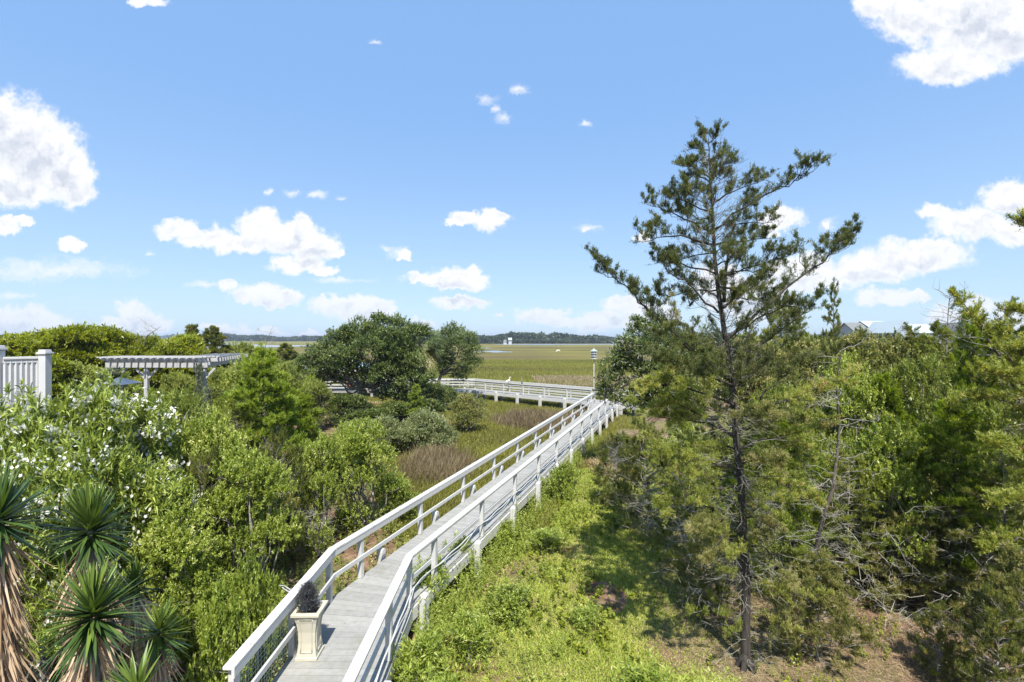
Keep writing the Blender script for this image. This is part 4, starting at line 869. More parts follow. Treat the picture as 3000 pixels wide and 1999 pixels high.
# ---- the tall red cedar in front on the right: limbs placed where the photograph shows them
def tall_cedar():
    R = rs(77); Y0 = 8.2; base = np.array([XW(2185, Y0), Y0, gz(XW(2185, Y0), Y0)])
    o = empty('tall_cedar', base, 'tall red cedar with a dark trunk and open spreading limbs against the sky', 'cedar tree')
    wood = MB(); tr = [(2190, 2025), (2185, 1960), (2184, 1850), (2186, 1720), (2180, 1600), (2170, 1400), (2157, 1280), (2150, 1200), (2142, 1100), (2126, 1000), (2107, 870), (2094, 760), (2089, 650), (2082, 530), (2078, 460), (2076, 405)]
    tp = np.array([W3(a, b, Y0+.05*math.sin(i)) for i, (a, b) in enumerate(tr)]); tp[0] = base-np.array([0, 0, .25])
    rad = np.interp(np.linspace(0, 1, len(tp)), [0, .1, .3, .5, .7, .9, 1], [.108, .080, .066, .052, .034, .014, .005]); wood.tube(tp, rad, 10)
    # buttress roots
    for k in range(5):
        a = k*1.3; limb(wood, base+np.array([0, 0, .22]), base+np.array([math.cos(a)*.2, math.sin(a)*.2, -.06]), .07, .03, R, .2, 5, 6)
    st = [(2121, 886), (2125, 800), (2138, 720), (2146, 656)]; sp_ = np.array([W3(a, b, Y0-.15) for a, b in st]); wood.tube(sp_, [.03, .024, .015, .007], 6)
    V = []; T = []; V2 = []; T2 = []; V3 = []; T3 = []
    LIMBS = [  # polylines in photograph coordinates, foliage density, start of foliage
     ([(2090,677),(2178,614),(2266,560),(2330,528),(2358,518)],1.0,.45,-.3),([(2083,595),(2150,560),(2251,518)],.9,.35,.5),([(2079,510),(2110,490),(2155,476)],1.1,.15,-.2),
     ([(2078,470),(2110,450),(2140,462)],1.0,.15,.2),([(2115,1010),(2193,939),(2297,851),(2381,786),(2440,735),(2478,715)],1.25,.36,.4),([(2121,809),(2220,775),(2327,744)],.9,.35,-.6),
     ([(2094,717),(2180,706),(2266,700)],1.0,.3,.6),([(2090,672),(2180,655),(2262,652)],1.0,.3,-.5),([(2144,656),(2170,625),(2215,590)],1.0,.2,.3),([(2125,800),(2190,790),(2240,830)],.8,.3,-.4),
     ([(2086,679),(2006,645),(1945,615),(1895,599)],1.2,.3,.3),([(2086,717),(2000,690),(1930,700),(1868,708)],1.15,.3,-.4),([(2094,801),(2000,770),(1950,760),(1914,775)],1.1,.3,.4),
     ([(2105,916),(2050,870),(2006,821),(1960,800),(1925,740)],1.0,.35,-.3),([(2135,1110),(2040,1035),(1993,999),(1940,950),(1891,901),(1845,851),(1800,815),(1750,796)],1.15,.46,.0),
     ([(2073,618),(2010,590),(1945,572)],1.1,.2,-.2),([(2081,537),(2040,510),(1998,537)],1.1,.15,.2),([(2080,520),(2030,490),(1983,482)],1.1,.2,-.3),([(2077,440),(2045,435),(2014,442)],1.3,.1,.1),
     ([(2077,430),(2060,400),(2050,385)],1.3,.1,.1),([(2077,420),(2100,400),(2102,385)],1.4,.1,-.1),([(2078,455),(2055,470),(2022,480)],1.2,.1,-.1),([(2079,500),(2100,520),(2140,520)],.9,.2,.2),
     ([(2084,560),(2040,560),(2005,572)],1.0,.2,-.5),([(2088,640),(2030,635),(1980,620)],1.1,.2,.6),([(2090,740),(2030,745),(1970,770)],1.0,.2,.7),([(2100,850),(2030,850),(1960,870),(1930,900)],.9,.3,.5),
     ([(2100,840),(2180,850),(2260,900),(2300,880)],.9,.35,.7),([(2143,987),(2214,931),(2300,905),(2380,905)],1.1,.35,-.5),([(2151,1050),(2230,1010),(2300,960),(2372,912),(2410,900)],1.2,.4,.2),
     ([(2226,1165),(2290,1110),(2372,1038)],.9,.3,.3),([(2159,1224),(2293,1177),(2404,1137),(2500,1100)],1.0,.35,-.4),([(2170,1315),(2234,1283),(2333,1267),(2450,1240)],.9,.35,.2),
     ([(2147,1105),(2080,1050),(2016,1014),(1960,960),(1898,925)],1.1,.35,-.5),([(2150,1130),(2056,1094),(1990,1060),(1953,1054)],1.2,.3,-.8),([(2155,1188),(2060,1150),(1980,1120),(1900,1130)],1.2,.35,-.7),
     ([(2155,1275),(2060,1220),(1977,1180),(1890,1200)],1.2,.35,-.3),([(2160,1290),(2080,1240),(1977,1230),(1878,1208)],1.1,.4,.4),([(2168,1380),(2080,1350),(1990,1320),(1900,1330)],1.2,.35,-.7),
     ([(2172,1430),(2090,1430),(2010,1440),(1930,1480)],1.2,.35,-.4),([(2176,1500),(2100,1520),(2040,1550)],1.1,.3,-.8),([(2172,1420),(2250,1400),(2330,1420),(2400,1470)],1.1,.35,-.5),
     ([(2178,1520),(2240,1510),(2300,1560)],1.0,.3,-.7),([(2182,1600),(2240,1600),(2300,1680),(2340,1760)],.9,.35,-.3),([(2180,1580),(2120,1580),(2060,1640)],1.0,.3,-.5),
     ([(2165,1360),(2230,1340),(2290,1350)],1.0,.3,-1.1),([(2150,1180),(2210,1200),(2270,1220)],.9,.3,-1.0),([(2140,1080),(2100,1050),(2060,1070)],1.0,.3,-1.1),([(2130,1020),(2180,1040),(2230,1080)],.9,.3,.9),
     ([(2112,905),(2150,870),(2200,880)],.9,.3,-.9),([(2108,880),(2070,850),(2020,900)],.9,.3,.9),([(2098,780),(2140,750),(2180,760)],.9,.3,-.8),([(2184,1680),(2250,1720),(2300,1850)],.8,.4,-.2),
     ([(2160,1260),(2240,1250),(2320,1300),(2380,1350)],1.1,.3,.5),([(2165,1330),(2100,1290),(2020,1290)],1.1,.3,.9)]
    for k in range(95):                                  # short inner limbs round the trunk
        h = 2.+11.6*R.rand(); p = np.array([np.interp(h, np.arange(len(tp)), tp[:, i]) for i in range(3)]); a = R.rand()*6.28
        l = (.35+.75*R.rand())*np.interp(h, [2, 8, 11, 14], [1.1, 1.0, .75, .3]); e = p+np.array([math.cos(a)*l, math.sin(a)*l, l*(.8 if h > 7 else .2)])
        Q = limb(wood, p, e, .007, .003, R, .3, 7, 4)
        foliate_limb(Q, R, V if h > 5.6 else V3, T if h > 5.6 else T3, wood, start=.25, per_m=26, blen=.17+.07*l, dens=.7, base=.5+R.randn()*.1, lift=.8, up=.8, spike=.042, sw=.0070, rad=.0022)
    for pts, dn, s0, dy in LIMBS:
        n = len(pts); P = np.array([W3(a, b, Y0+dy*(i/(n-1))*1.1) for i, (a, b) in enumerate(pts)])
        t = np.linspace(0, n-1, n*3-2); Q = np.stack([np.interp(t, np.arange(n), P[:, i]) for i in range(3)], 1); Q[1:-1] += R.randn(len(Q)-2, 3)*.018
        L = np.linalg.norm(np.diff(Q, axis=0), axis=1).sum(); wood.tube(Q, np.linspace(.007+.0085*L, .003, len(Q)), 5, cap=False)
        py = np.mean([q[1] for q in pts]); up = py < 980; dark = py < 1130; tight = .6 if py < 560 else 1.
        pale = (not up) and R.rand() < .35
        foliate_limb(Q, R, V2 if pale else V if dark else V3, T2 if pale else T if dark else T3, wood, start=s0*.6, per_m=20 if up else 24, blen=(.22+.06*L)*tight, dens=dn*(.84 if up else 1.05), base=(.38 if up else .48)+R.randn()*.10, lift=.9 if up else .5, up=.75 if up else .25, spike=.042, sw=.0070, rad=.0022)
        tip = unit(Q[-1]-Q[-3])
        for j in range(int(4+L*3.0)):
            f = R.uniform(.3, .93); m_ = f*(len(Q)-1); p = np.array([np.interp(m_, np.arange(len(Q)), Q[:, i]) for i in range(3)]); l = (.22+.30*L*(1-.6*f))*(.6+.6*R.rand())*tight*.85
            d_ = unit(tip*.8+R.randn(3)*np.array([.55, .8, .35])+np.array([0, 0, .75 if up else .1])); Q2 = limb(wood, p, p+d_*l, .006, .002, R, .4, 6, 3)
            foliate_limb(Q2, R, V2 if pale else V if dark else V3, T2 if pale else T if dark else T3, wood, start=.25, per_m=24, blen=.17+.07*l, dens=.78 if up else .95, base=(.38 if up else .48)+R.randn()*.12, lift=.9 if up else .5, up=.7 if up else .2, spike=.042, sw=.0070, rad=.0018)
    # fine bare twigs with lichen along the trunk
    tw = MB()
    for k in range(420):
        h = R.rand()**.8; p = np.stack([np.interp(h*(len(tp)-3)+1, np.arange(len(tp)), tp[:, i]) for i in range(3)]); a = R.rand()*6.28; l = .25+.7*R.rand()*(1-h*.5)
        e = p+np.array([math.cos(a)*l, math.sin(a)*l, l*(.5 if h > .5 else -.05)+R.randn()*.1]); Q = limb(tw, p, e, .0045, .0015, R, .5, 6, 3)
        for j in range(4):
            b = Q[2+j % 3]; tw.tube([b, b+unit(e-p+R.randn(3)*.5*l)*l*.35], [.0025, .001], 3, cap=False)
    for ob in (wood.build('trunk', M['bark_red'], smooth=True), tw.build('bare_twigs', M['lichen'])):
        ob.parent = o; ob.location = -Vector(base)
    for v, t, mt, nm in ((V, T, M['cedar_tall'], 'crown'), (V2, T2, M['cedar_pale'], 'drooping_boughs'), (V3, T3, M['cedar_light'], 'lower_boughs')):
        ob = link(nm, quad_mesh(nm, np.concatenate(v)-base.astype(np.float32), mt, np.concatenate(t)), o)
tall_cedar()

# ---- crooked bare trunk and dead branches in the thicket
def snag(px, py, Y, pts, lab, seed, r=.05, twigs=30, mat='bark_grey', tl=.8, name='bare_trunk', cat='dead tree', group=None, nm='trunk'):
    R = rs(seed); P = np.array([W3(a, b, Y+.2*math.sin(i*1.7)) for i, (a, b) in enumerate(pts)]); base = P[0].copy(); base[2] = float(gz(base[0], base[1]))
    P[0] = base-np.array([0, 0, .1]); o = empty(name, base, lab, cat, group); wb = MB(); wb.tube(P, np.linspace(r, r*.15, len(P)), 7, cap=False); t2 = MB()
    for k in range(twigs):
        h = (.15+.85*R.rand())*(len(P)-1); p = np.stack([np.interp(h, np.arange(len(P)), P[:, i]) for i in range(3)]); a = R.rand()*6.28; l = tl*(.3+.8*R.rand())
        e = p+np.array([math.cos(a)*l, math.sin(a)*l*.8, l*R.uniform(-.15, .55)]); Q = limb(t2, p, e, .007*l+.003, .002, R, .5, 7, 4)
        for j in range(5):
            b = Q[2+R.randint(4)]; t2.tube([b, b+unit(e-p+R.randn(3)*.8*l)*l*.2, b+unit(e-p+R.randn(3)*.8*l)*l*.42], [.003, .002, .001], 3, cap=False)
    for ob in (wb.build(nm, M[mat], smooth=True), t2.build('dead_branches', M['lichen'])): ob.parent = o; ob.location = -Vector(base)
snag(2370, 1740, 9.2, [(2370,1800),(2385,1650),(2400,1560),(2440,1430),(2452,1340),(2460,1240),(2450,1130),(2470,1000)], 'crooked grey trunk with lichened bare branches right of the tall cedar', 5, .05, 60, 'bark', .7)
snag(2230, 1600, 9.0, [(2290,1860),(2260,1700),(2230,1560),(2250,1440)], 'short tangle of white lichened twigs beside the tall trunk', 8, .018, 34, tl=.55)
snag(2000, 1500, 10.6, [(2080,1720),(2030,1600),(1980,1530),(1900,1470)], 'grey dead limb lying in the dark cedar bush left of the tall trunk', 9, .022, 24, tl=.5)
snag(880, 1700, 12.3, [(900,1720),(890,1620),(900,1560),(930,1500)], 'dark tangle of bare twigs in the hollow left of the boardwalk', 10, .016, 70, 'twig', .7)
snag(370, 1000, 30, [(370,1150),(365,1060),(350,1000),(300,962)], 'bare white twigs sticking out of the skyline left of the brightest tree', 11, .07, 26, tl=1.7)
snag(420, 1000, 29, [(410,1150),(415,1040),(430,985),(470,958)], 'bare white twigs rising right of the first bare ones on the skyline', 12, .06, 22, tl=1.5)
snag(780, 1000, 15, [(780,1200),(775,1090),(778,1010),(800,955)], 'thin bare stalk rising above the pointed young cedar', 13, .018, 8, tl=.45)
snag(2860, 1100, 9.2, [(3060,1500),(3010,1230),(2940,1060),(2870,960),(2800,868)], 'long leaning cedar limb pointing up left at the right edge', 14, .05, 30, 'bark', .8)

def thicket_twigs():
    R = rs(55); mb = MB()
    for k in range(1500):
        x = R.uniform(3.2, 12.5); y = R.uniform(8.6, 15.5)
        if x > y*1.08: continue
        p = np.array([x, y, gz(x, y)+R.rand()**.9*(1.2+.14*(y-8)+1.4*R.rand())]); a = R.rand()*6.28; l = .25+.6*R.rand(); d = np.array([math.cos(a), math.sin(a), R.uniform(-.25, .6)])
        Q = limb(mb, p, p+d*l, .0055, .002, R, .55, 6, 3)
        for j in range(5):
            q = Q[1+R.randint(4)]; e = q+unit(d+R.randn(3)*.7)*l*.3; mb.tube([q, (q+e)/2+R.randn(3)*.02, e], [.003, .0022, .0012], 3, cap=False)
    ob = mb.build('thicket_twigs', M['lichen']); tag(ob, 'tangle of fine pale lichened dead twigs through the right thicket', 'twigs', kind='stuff')
thicket_twigs()

def side_boughs():
    """cedar limbs reaching into view from a tree beyond the right edge"""
    R = rs(91); Y = 8.6; base = np.array([XW(3120, Y), Y, .3]); o = empty('edge_cedar', base, 'cedar mostly beyond the right picture edge whose boughs reach into the sky', 'cedar', G_R)
    wood = MB(); tp = np.array([[base[0], Y, .1], *[W3(a, b, Y) for a, b in ((3110, 1500), (3105, 1100), (3100, 800), (3095, 560))]]); wood.tube(tp, [.1, .08, .06, .04, .01], 8); V = []; T = []
    for pts, dy in [([(3105,720),(3050,680),(2985,640)],0),([(3105,980),(3030,925),(2965,905)],.3),([(3110,1200),(3010,1120),(2920,1010),(2850,925),(2795,862)],.3),([(3105,1180),(3000,1060),(2930,960)],-.3),
                    ([(3110,1300),(3000,1200),(2900,1160),(2800,1180)],.2),([(3110,1400),(3000,1320),(2880,1290)],-.4),([(3105,1060),(3020,1000),(2960,970)],.6),([(3110,1500),(3000,1450),(2900,1480)],-.5),
                    ([(3110,1250),(2980,1110),(2860,1080)],-.6),([(3110,1600),(3000,1580),(2880,1600)],-.3)]:
        n = len(pts); P = np.array([W3(a, b, Y+dy*i/(n-1)) for i, (a, b) in enumerate(pts)]); t = np.linspace(0, n-1, n*3-2); Q = np.stack([np.interp(t, np.arange(n), P[:, i]) for i in range(3)], 1); Q[1:-1] += R.randn(len(Q)-2, 3)*.02
        wood.tube(Q, np.linspace(.03, .004, len(Q)), 5, cap=False); foliate_limb(Q, R, V, T, wood, start=.12, per_m=34, blen=.42, dens=1.5, base=.5, spike=.055, sw=.012, rad=.003)
    ob = wood.build('trunk', M['bark'], smooth=True); ob.parent = o; ob.location = -Vector(base)
    link('crown', quad_mesh('crown', np.concatenate(V)-base.astype(np.float32), M['cedar_light'], np.concatenate(T)), o)
side_boughs()

# ---- live oaks: lobed crowns on crooked trunks
def oak(px, Y, trunk_pts, lobes, lab, seed, leafL=.10, leafW=.05, tw=.3, twigs=260, lpt=14, mat='oak', sd=.17, group='live oaks at the marsh edge', lichen=False, rt=.22, grow=1.15):
    R = rs(seed); P = np.array([W3(a, b, Y) for a, b in trunk_pts]); base = P[0].copy(); base[2] = float(gz(base[0], base[1])); P[0] = base-np.array([0, 0, .2])
    o = empty('live_oak', base, lab, 'oak tree', group); wood = MB(); wood.tube(P, np.linspace(rt, rt*.55, len(P)), 9, cap=False); V = []; T = []; tws = MB()
    for (lx, ly, rpx, dy) in lobes:
        c = W3(lx, ly, Y+dy); q = rpx*grow/F*(Y+dy); Q = limb(wood, P[-1], c, rt*.4, rt*.07, R, .45, 9, 6)
        for j in range(9):
            e = c+unit(R.randn(3))*q*.8; limb(wood, Q[6], e, rt*.09, rt*.02, R, .5, 5, 4)
            if lichen:
                d_ = unit(R.randn(3)+np.array([-.3, -.6, .2])); b_ = c+d_*q*.75; limb(tws, b_, b_+d_*q*.4+R.randn(3)*.1, .022, .007, R, .7, 6, 4)
        n = max(20, int(twigs*(q/1.)**2)); d = unit(R.randn(n, 3)*np.array([1, 1, .75])); d[:, 2] = np.where(d[:, 2] < -.3, -d[:, 2], d[:, 2])
        # ragged sub-clumps on the lobe
        kc = 14; cd = unit(R.randn(kc, 3)*np.array([1, 1, .8])+np.array([0, -.2, .25])); pick = R.randint(kc, size=n)
        PP = c+cd[pick]*q*(.62)+d*q*.38*(.5+.6*R.rand(n))[:, None]; bt = .42+(R.randn(kc)*.13)[pick]+R.randn(n)*.08
        td = unit(d*.7+cd[pick]*.4+R.randn(n, 3)*.3+np.array([0, 0, .2])); s = R.rand(n, lpt)
        A = (PP[:, None]+td[:, None]*(s*tw)[:, :, None]).reshape(-1, 3); LD = (td[:, None]*.5+R.randn(n, lpt, 3)*.65).reshape(-1, 3); k = len(A)
        V.append(leaves(A, LD, leafL*(.6+.7*R.rand(k)), leafW*(.7+.5*R.rand(k)), R, nrm=np.array([0, -.2, 1.]))); T.append(np.clip(np.repeat(bt, lpt)+R.randn(k)*sd, 0, 1))
    ob = wood.build('trunk', M['bark_grey'], smooth=True); ob.parent = o; ob.location = -Vector(base)
    if lichen: ob = tws.build('lichen', M['lichen']); ob['kind'] = 'stuff'; ob.parent = o; ob.location = -Vector(base)
    link('crown', quad_mesh('crown', np.concatenate(V)-base.astype(np.float32), M[mat], np.concatenate(T)), o); return o
oak(1080, 34, [(1085,1238),(1082,1215),(1070,1190),(1058,1165),(1055,1140)],
    [(1000,1010,42,0),(1050,985,45,.5),(1110,970,42,0),(1160,975,42,.8),(1205,1000,40,0),(1090,1035,50,-1.5),(1150,1040,50,-1.),(1200,1060,42,-.5),(960,1050,42,0),(920,1050,40,.6),(895,1080,30,0),(1010,1060,44,-1.2),
     (950,1095,34,-.5),(1060,1080,40,-.8),(1130,1100,42,-1.6),(1180,1120,38,-1.2),(1215,1105,34,0),(1150,1155,38,-1.),(1105,1140,30,.5),(1000,1100,30,.5),(1190,1165,26,-.6),(1238,1115,30,-.3),(1232,1150,26,-.3),(1020,1030,40,1.5),(1140,1010,44,-1.8),(925,1110,22,0)],
    'big dark live oak with a leaning pale trunk, widest tree left of the marsh', 61, .12, .065, .3, 330, 15)
oak(1280, 42, [(1283,1192),(1281,1160),(1285,1120),(1292,1098)],
    [(1290,1000,26,0),(1330,985,28,.5),(1365,1000,26,0),(1385,1035,24,0),(1330,1030,34,-1),(1290,1050,26,.5),(1370,1070,24,-.5),(1310,1075,24,0),(1350,1095,22,.8),(1275,1025,20,0),(1395,1065,16,.3)],
    'smaller rounded oak right of the palm, its low boughs before the far boardwalk', 62, .12, .055, .34, 300, 13, 'oak', .2, grow=1.35)
oak(1990, 20.5, [(2010,1330),(2005,1250),(1990,1180),(1985,1120)],
    [(1880,985,45,.5),(1840,1040,45,0),(1800,1060,38,-.3),(1910,1040,55,-.8),(1850,1100,50,-.6),(1790,1125,38,-.2),(1770,1150,26,0),(1960,990,55,.8),(1990,1060,60,-1),(1920,1120,55,-1.2),(1860,1170,42,-.8),(1980,1140,55,-1),(2060,1000,60,.8),(2060,1090,60,0),
     (1805,1180,22,-.4),(1930,1190,45,-.6),(2010,1200,50,-.3),(1860,955,22,.4),(1840,1010,26,-.8),(2110,1060,60,.5)],
    'live oak with grey lichened branches hiding the boardwalk junction', 63, .08, .045, .2, 420, 16, 'oak', .2, lichen=True, rt=.16)

# ---- sabal palm behind the big oak
def palm():
    R = rs(66); c = W3(1232, 1002, 34.8); base = np.array([c[0], c[1], float(gz(c[0], c[1]))]); o = empty('sabal_palm', base, 'fan palm with yellowed lower fronds tucked behind the big oak', 'palm tree')
    mb = MB(); mb.tube([base-[0, 0, .2], base+[0.05, 0, 2.4], c], [.2, .17, .16], 9); ob = mb.build('trunk', M['bark_grey'], smooth=True); ob.parent = o; ob.location = -Vector(base)
    for k in range(34):
        a = R.rand()*6.28; el = 1.25-2.3*(k/33); d = np.array([math.cos(a)*math.cos(el), math.sin(a)*math.cos(el), math.sin(el)]); h = c+d*(.75+.2*R.rand()); h[2] -= .12*(k/33)
        n = 34; s = unit(np.cross(d, [0, 0, 1.01])); u = np.cross(s, d); th = np.linspace(-1.35, 1.35, n)
        D = d*np.cos(th)[:, None]+s*np.sin(th)[:, None]+u*(.12*np.abs(th))[:, None]; P = np.repeat(h[None], n, 0)
        v, idx = blades(P, D+R.randn(n, 3)*.04, 1.0+.15*R.rand(n), .055, R, .25+.35*k/33, 3, side=unit(np.cross(D, u)))
        v = np.concatenate([v, np.stack([c+s*.02, c-s*.02, h-s*.015, h+s*.015])[None]]); t = np.append(np.clip((.34+.12*R.randn(n)+(0 if k < 22 else .5*(k-21)/12))[idx], 0, 1), .3)
        link('frond', quad_mesh('frond', v-base, M['palm'], t), o)
palm()

# ---- yuccas
def yucca(px, py, Y, R0, lab, seed, n=150, skirt=1.1, wd=.036, tint=.5, green_lo=-.62, group='yuccas at the lower left'):
    R = rs(seed); c = W3(px, py, Y); base = np.array([c[0]+R.uniform(-.1, .1), c[1]+.1, 0]); base[2] = float(gz(base[0], base[1]))
    o = empty('yucca', base, lab, 'yucca', group); mb = MB(); mb.tube([base-[0, 0, .1], base*.5+c*.5+[.05, 0, 0], c-[0, 0, .3]], [.11, .09, .05], 8); ob = mb.build('trunk', M['bark_grey'], smooth=True); ob.parent = o; ob.location = -Vector(base)
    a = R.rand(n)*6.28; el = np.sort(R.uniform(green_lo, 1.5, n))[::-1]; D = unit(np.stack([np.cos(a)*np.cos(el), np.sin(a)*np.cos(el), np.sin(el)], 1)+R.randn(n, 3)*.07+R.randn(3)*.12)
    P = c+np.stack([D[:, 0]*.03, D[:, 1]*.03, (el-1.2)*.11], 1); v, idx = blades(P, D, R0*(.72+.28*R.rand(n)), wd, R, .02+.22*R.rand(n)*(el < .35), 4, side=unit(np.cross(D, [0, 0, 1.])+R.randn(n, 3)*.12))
    link('leaf_rosette', quad_mesh('leaf_rosette', v-base, M['yucca'], np.clip((tint+.2*(el-.3)+.15*R.randn(n))[idx], 0, 1)), o)
    if skirt:
        m_ = int(260*skirt); a = R.rand(m_)*6.28; z = c[2]-.18-R.rand(m_)**.8*skirt; D = np.stack([np.cos(a)*.38, np.sin(a)*.38, -np.ones(m_)*(.5+.6*R.rand(m_))], 1)+R.randn(m_, 3)*.12
        P = np.stack([c[0]+(base[0]-c[0])*(c[2]-z)/max(.5, c[2]-base[2])+np.cos(a)*.07, c[1]+np.sin(a)*.07, z], 1); v, idx = blades(P, D, R0*(.6+.5*R.rand(m_)), wd*.75, R, .12, 3)
        link('dead_leaf_skirt', quad_mesh('dead_leaf_skirt', v-base, M['dead'], np.clip((.55+.25*R.randn(m_))[idx], 0, 1)), o)
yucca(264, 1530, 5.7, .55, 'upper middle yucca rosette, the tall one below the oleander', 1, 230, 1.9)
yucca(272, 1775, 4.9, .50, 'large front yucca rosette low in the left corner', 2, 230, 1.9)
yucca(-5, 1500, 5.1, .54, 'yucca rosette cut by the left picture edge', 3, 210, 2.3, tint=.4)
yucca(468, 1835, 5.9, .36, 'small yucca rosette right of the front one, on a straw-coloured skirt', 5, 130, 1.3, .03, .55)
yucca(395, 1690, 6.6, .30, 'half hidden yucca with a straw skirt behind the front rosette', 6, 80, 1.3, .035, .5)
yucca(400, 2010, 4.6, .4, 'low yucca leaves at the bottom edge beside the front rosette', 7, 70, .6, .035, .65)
yucca(2690, 1650, 11.6, .8, 'strap-leaved yucca deep in the right thicket', 8, 90, 0, .05, .75, .2, group=None)
yucca(2560, 1640, 11.8, .6, 'darker strap-leaved yucca left of the bright one in the right thicket', 9, 70, 0, .05, .45, .2, group=None)

# ------------------------------------------------------------------ grasses
def scatter(n, x0, x1, y0, y1, R, power=1.):
    return R.uniform(x0, x1, n), y0+(y1-y0)*R.rand(n)**power
def walk_mask(x, y):
    """True where neither boardwalk stands"""
    left = np.interp(y, [0, 9.1, 37], [-3.5, -3.5, 6.3]); right = left+1.75; m1 = (x < left) | (x > right) | (y > 37)
    t = (x-A2[0])*d2[0]+(y-A2[1])*d2[1]; s = (x-A2[0])*nE[0]+(y-A2[1])*nE[1]; m2 = (np.abs(s) > .95) | (t < 0); return m1 & m2
def grass(name, x, y, L, Wd, R, mat, tint, droop=.3, lean=.25, segs=2, wind=(.15, 0), kind='stuff', label=None, cat=None):
    n = len(x); P = np.stack([x, y, gz(x, y)-.02], 1); D = np.stack([R.randn(n)*lean+wind[0], R.randn(n)*lean+wind[1], np.ones(n)], 1)
    v, idx = blades(P, D, L, Wd, R, droop, segs); ob = link(name, quad_mesh(name, v, M[mat], np.clip(tint[idx], 0, 1))); tag(ob, label, cat, kind=kind); return ob
def fbm(x, y, s, seed=0):
    o = 0
    for k in range(5): f = s*1.9**k; o = o+np.sin(x*f+1.7*k+seed+1.3*np.sin(y*f*.8+k))*np.sin(y*f*1.1+2.1*k+seed*.7)/1.5**k
    return o/2.
R = rs(101)
def brown(x, y): 
    a = ((x+3.4)/1.7)**2+((y-21.6)/2.5)**2; b = ((x-2.6)/3.4)**2+((y-33.4)/3.6)**2; c = ((x+7)/2)**2+((y-34)/3)**2*9
    return np.minimum(np.minimum(a, b), c)+.6*fbm(x, y, .9)
x, y = scatter(300000, -16, 9, 14, 47, R, 1.25); k = (upland(x, y) < .75) & walk_mask(x, y) & (brown(x, y)+.25*R.randn(len(x)) > .7-.0*x) ; k |= (R.rand(len(x)) < .6) & (upland(x, y) < .75) & walk_mask(x, y); x, y = x[k], y[k]; n = len(x)
grass('marsh_grass', x, y, .42*(.6+.7*R.rand(n)), .012+.0006*y, R, 'marsh', .62+.22*fbm(x, y, .5, 3)+.12*R.randn(n), label='yellow-green marsh grass beside and beyond the boardwalks', cat='grass')
x, y = scatter(125000, -8, 8, 17, 41, R); k = (upland(x, y) < .8) & walk_mask(x, y) & (brown(x, y)+.4*R.randn(len(x)) < .8); x, y = x[k], y[k]; n = len(x); q = fbm(x, y, 1.3, 5)
grass('brown_reeds', x, y, (.85+.3*q)*(.6+.6*R.rand(n)), .010+.0005*y, R, 'reed', .42+.28*q+.18*R.randn(n), .22, .22, 2, (.12, -.03), label='brown matted reeds in two dark patches of the marsh', cat='reeds')
x, y = scatter(230000, -45, 48, 46, 130, R, 1.6); k = np.abs(x) < y*.75; x, y = x[k], y[k]; n = len(x); fb = fbm(x*.3, y, .09, 2); tn = .58+.25*fb+.1*R.randn(n)
k = walk_mask(x, y); x, y, tn, n = x[k], y[k], tn[k], k.sum()
grass('far_marsh_grass', x, y, .55*(.6+.6*R.rand(n)), .03+.0007*y, R, 'marsh', tn, segs=1, label='flat expanse of olive and gold marsh beyond the far boardwalk', cat='grass')
x, y = scatter(26000, 3, 22, 57, 72, R); k = fbm(x*.3, y, .4, 9)+.8*R.rand(len(x)) > .25; x, y = x[k], y[k]; n = len(x)
grass('tan_reeds', x, y, .8*(.5+.7*R.rand(n)), .05, R, 'reed', .75+.15*R.randn(n), label='pinkish tan reeds before the birdhouse pole', cat='reeds')
# straw coloured clumps by the oaks and the pot
xs, ys = [], []
for cx, cy, q, m_ in ((-13.8, 41.5, 1.3, 5200), (-15.2, 40.3, .9, 2600), (-12.2, 42, .8, 2000), (-5.2, 32.5, .9, 3600), (-6.0, 34.5, .7, 2000), (4.2, 19.5, .7, 1600), (3.9, 21.5, .6, 1000)):
    xs.append(cx+R.randn(m_)*q*.5); ys.append(cy+R.randn(m_)*q*.45)
x, y = np.concatenate(xs), np.concatenate(ys); n = len(x)
grass('straw_grass', x, y, .75*(.5+.6*R.rand(n)), .028, R, 'straw', .5+.25*R.randn(n), .5, .35, label='straw-coloured dry grass clumps near the pot and between the oaks', cat='grass')
# lawn and weeds right of the boardwalk
x, y = scatter(520000, -2.2, 7.5, 5.2, 22, R, 1.15); d_ = fbm(x, y, .9, 4)
straw_zone = np.clip((x-3.1-.05*(y-8))/.8, 0, 1)*np.clip((14-y)/3, 0, 1)
pt = (x+.2)**2/.16+(y-7.4)**2/.20; pt2 = (x-1.55)**2/.22+(y-6.4)**2/.12; pt3 = (x-2.0)**2/.2+(y-10.4)**2/.5
keep = (upland(x, y) > .25) & walk_mask(x, y) & (R.rand(len(x)) > straw_zone*.97) & (pt > .8) & (pt2 > .8) & (pt3 > .8+.3*d_) & (R.rand(len(x)) < .95+.4*d_)
x, y, d_ = x[keep], y[keep], d_[keep]; n = len(x)
grass('lawn_grass', x, y, (.095+.05*d_)*(.5+R.rand(n)), .0115+.0005*y, R, 'grass', .52+.22*fbm(x, y, 2.2, 8)+.16*R.randn(n), .35, .45, 2, (0, 0), label='sunny rough grass between the boardwalk and the tall cedar', cat='grass')
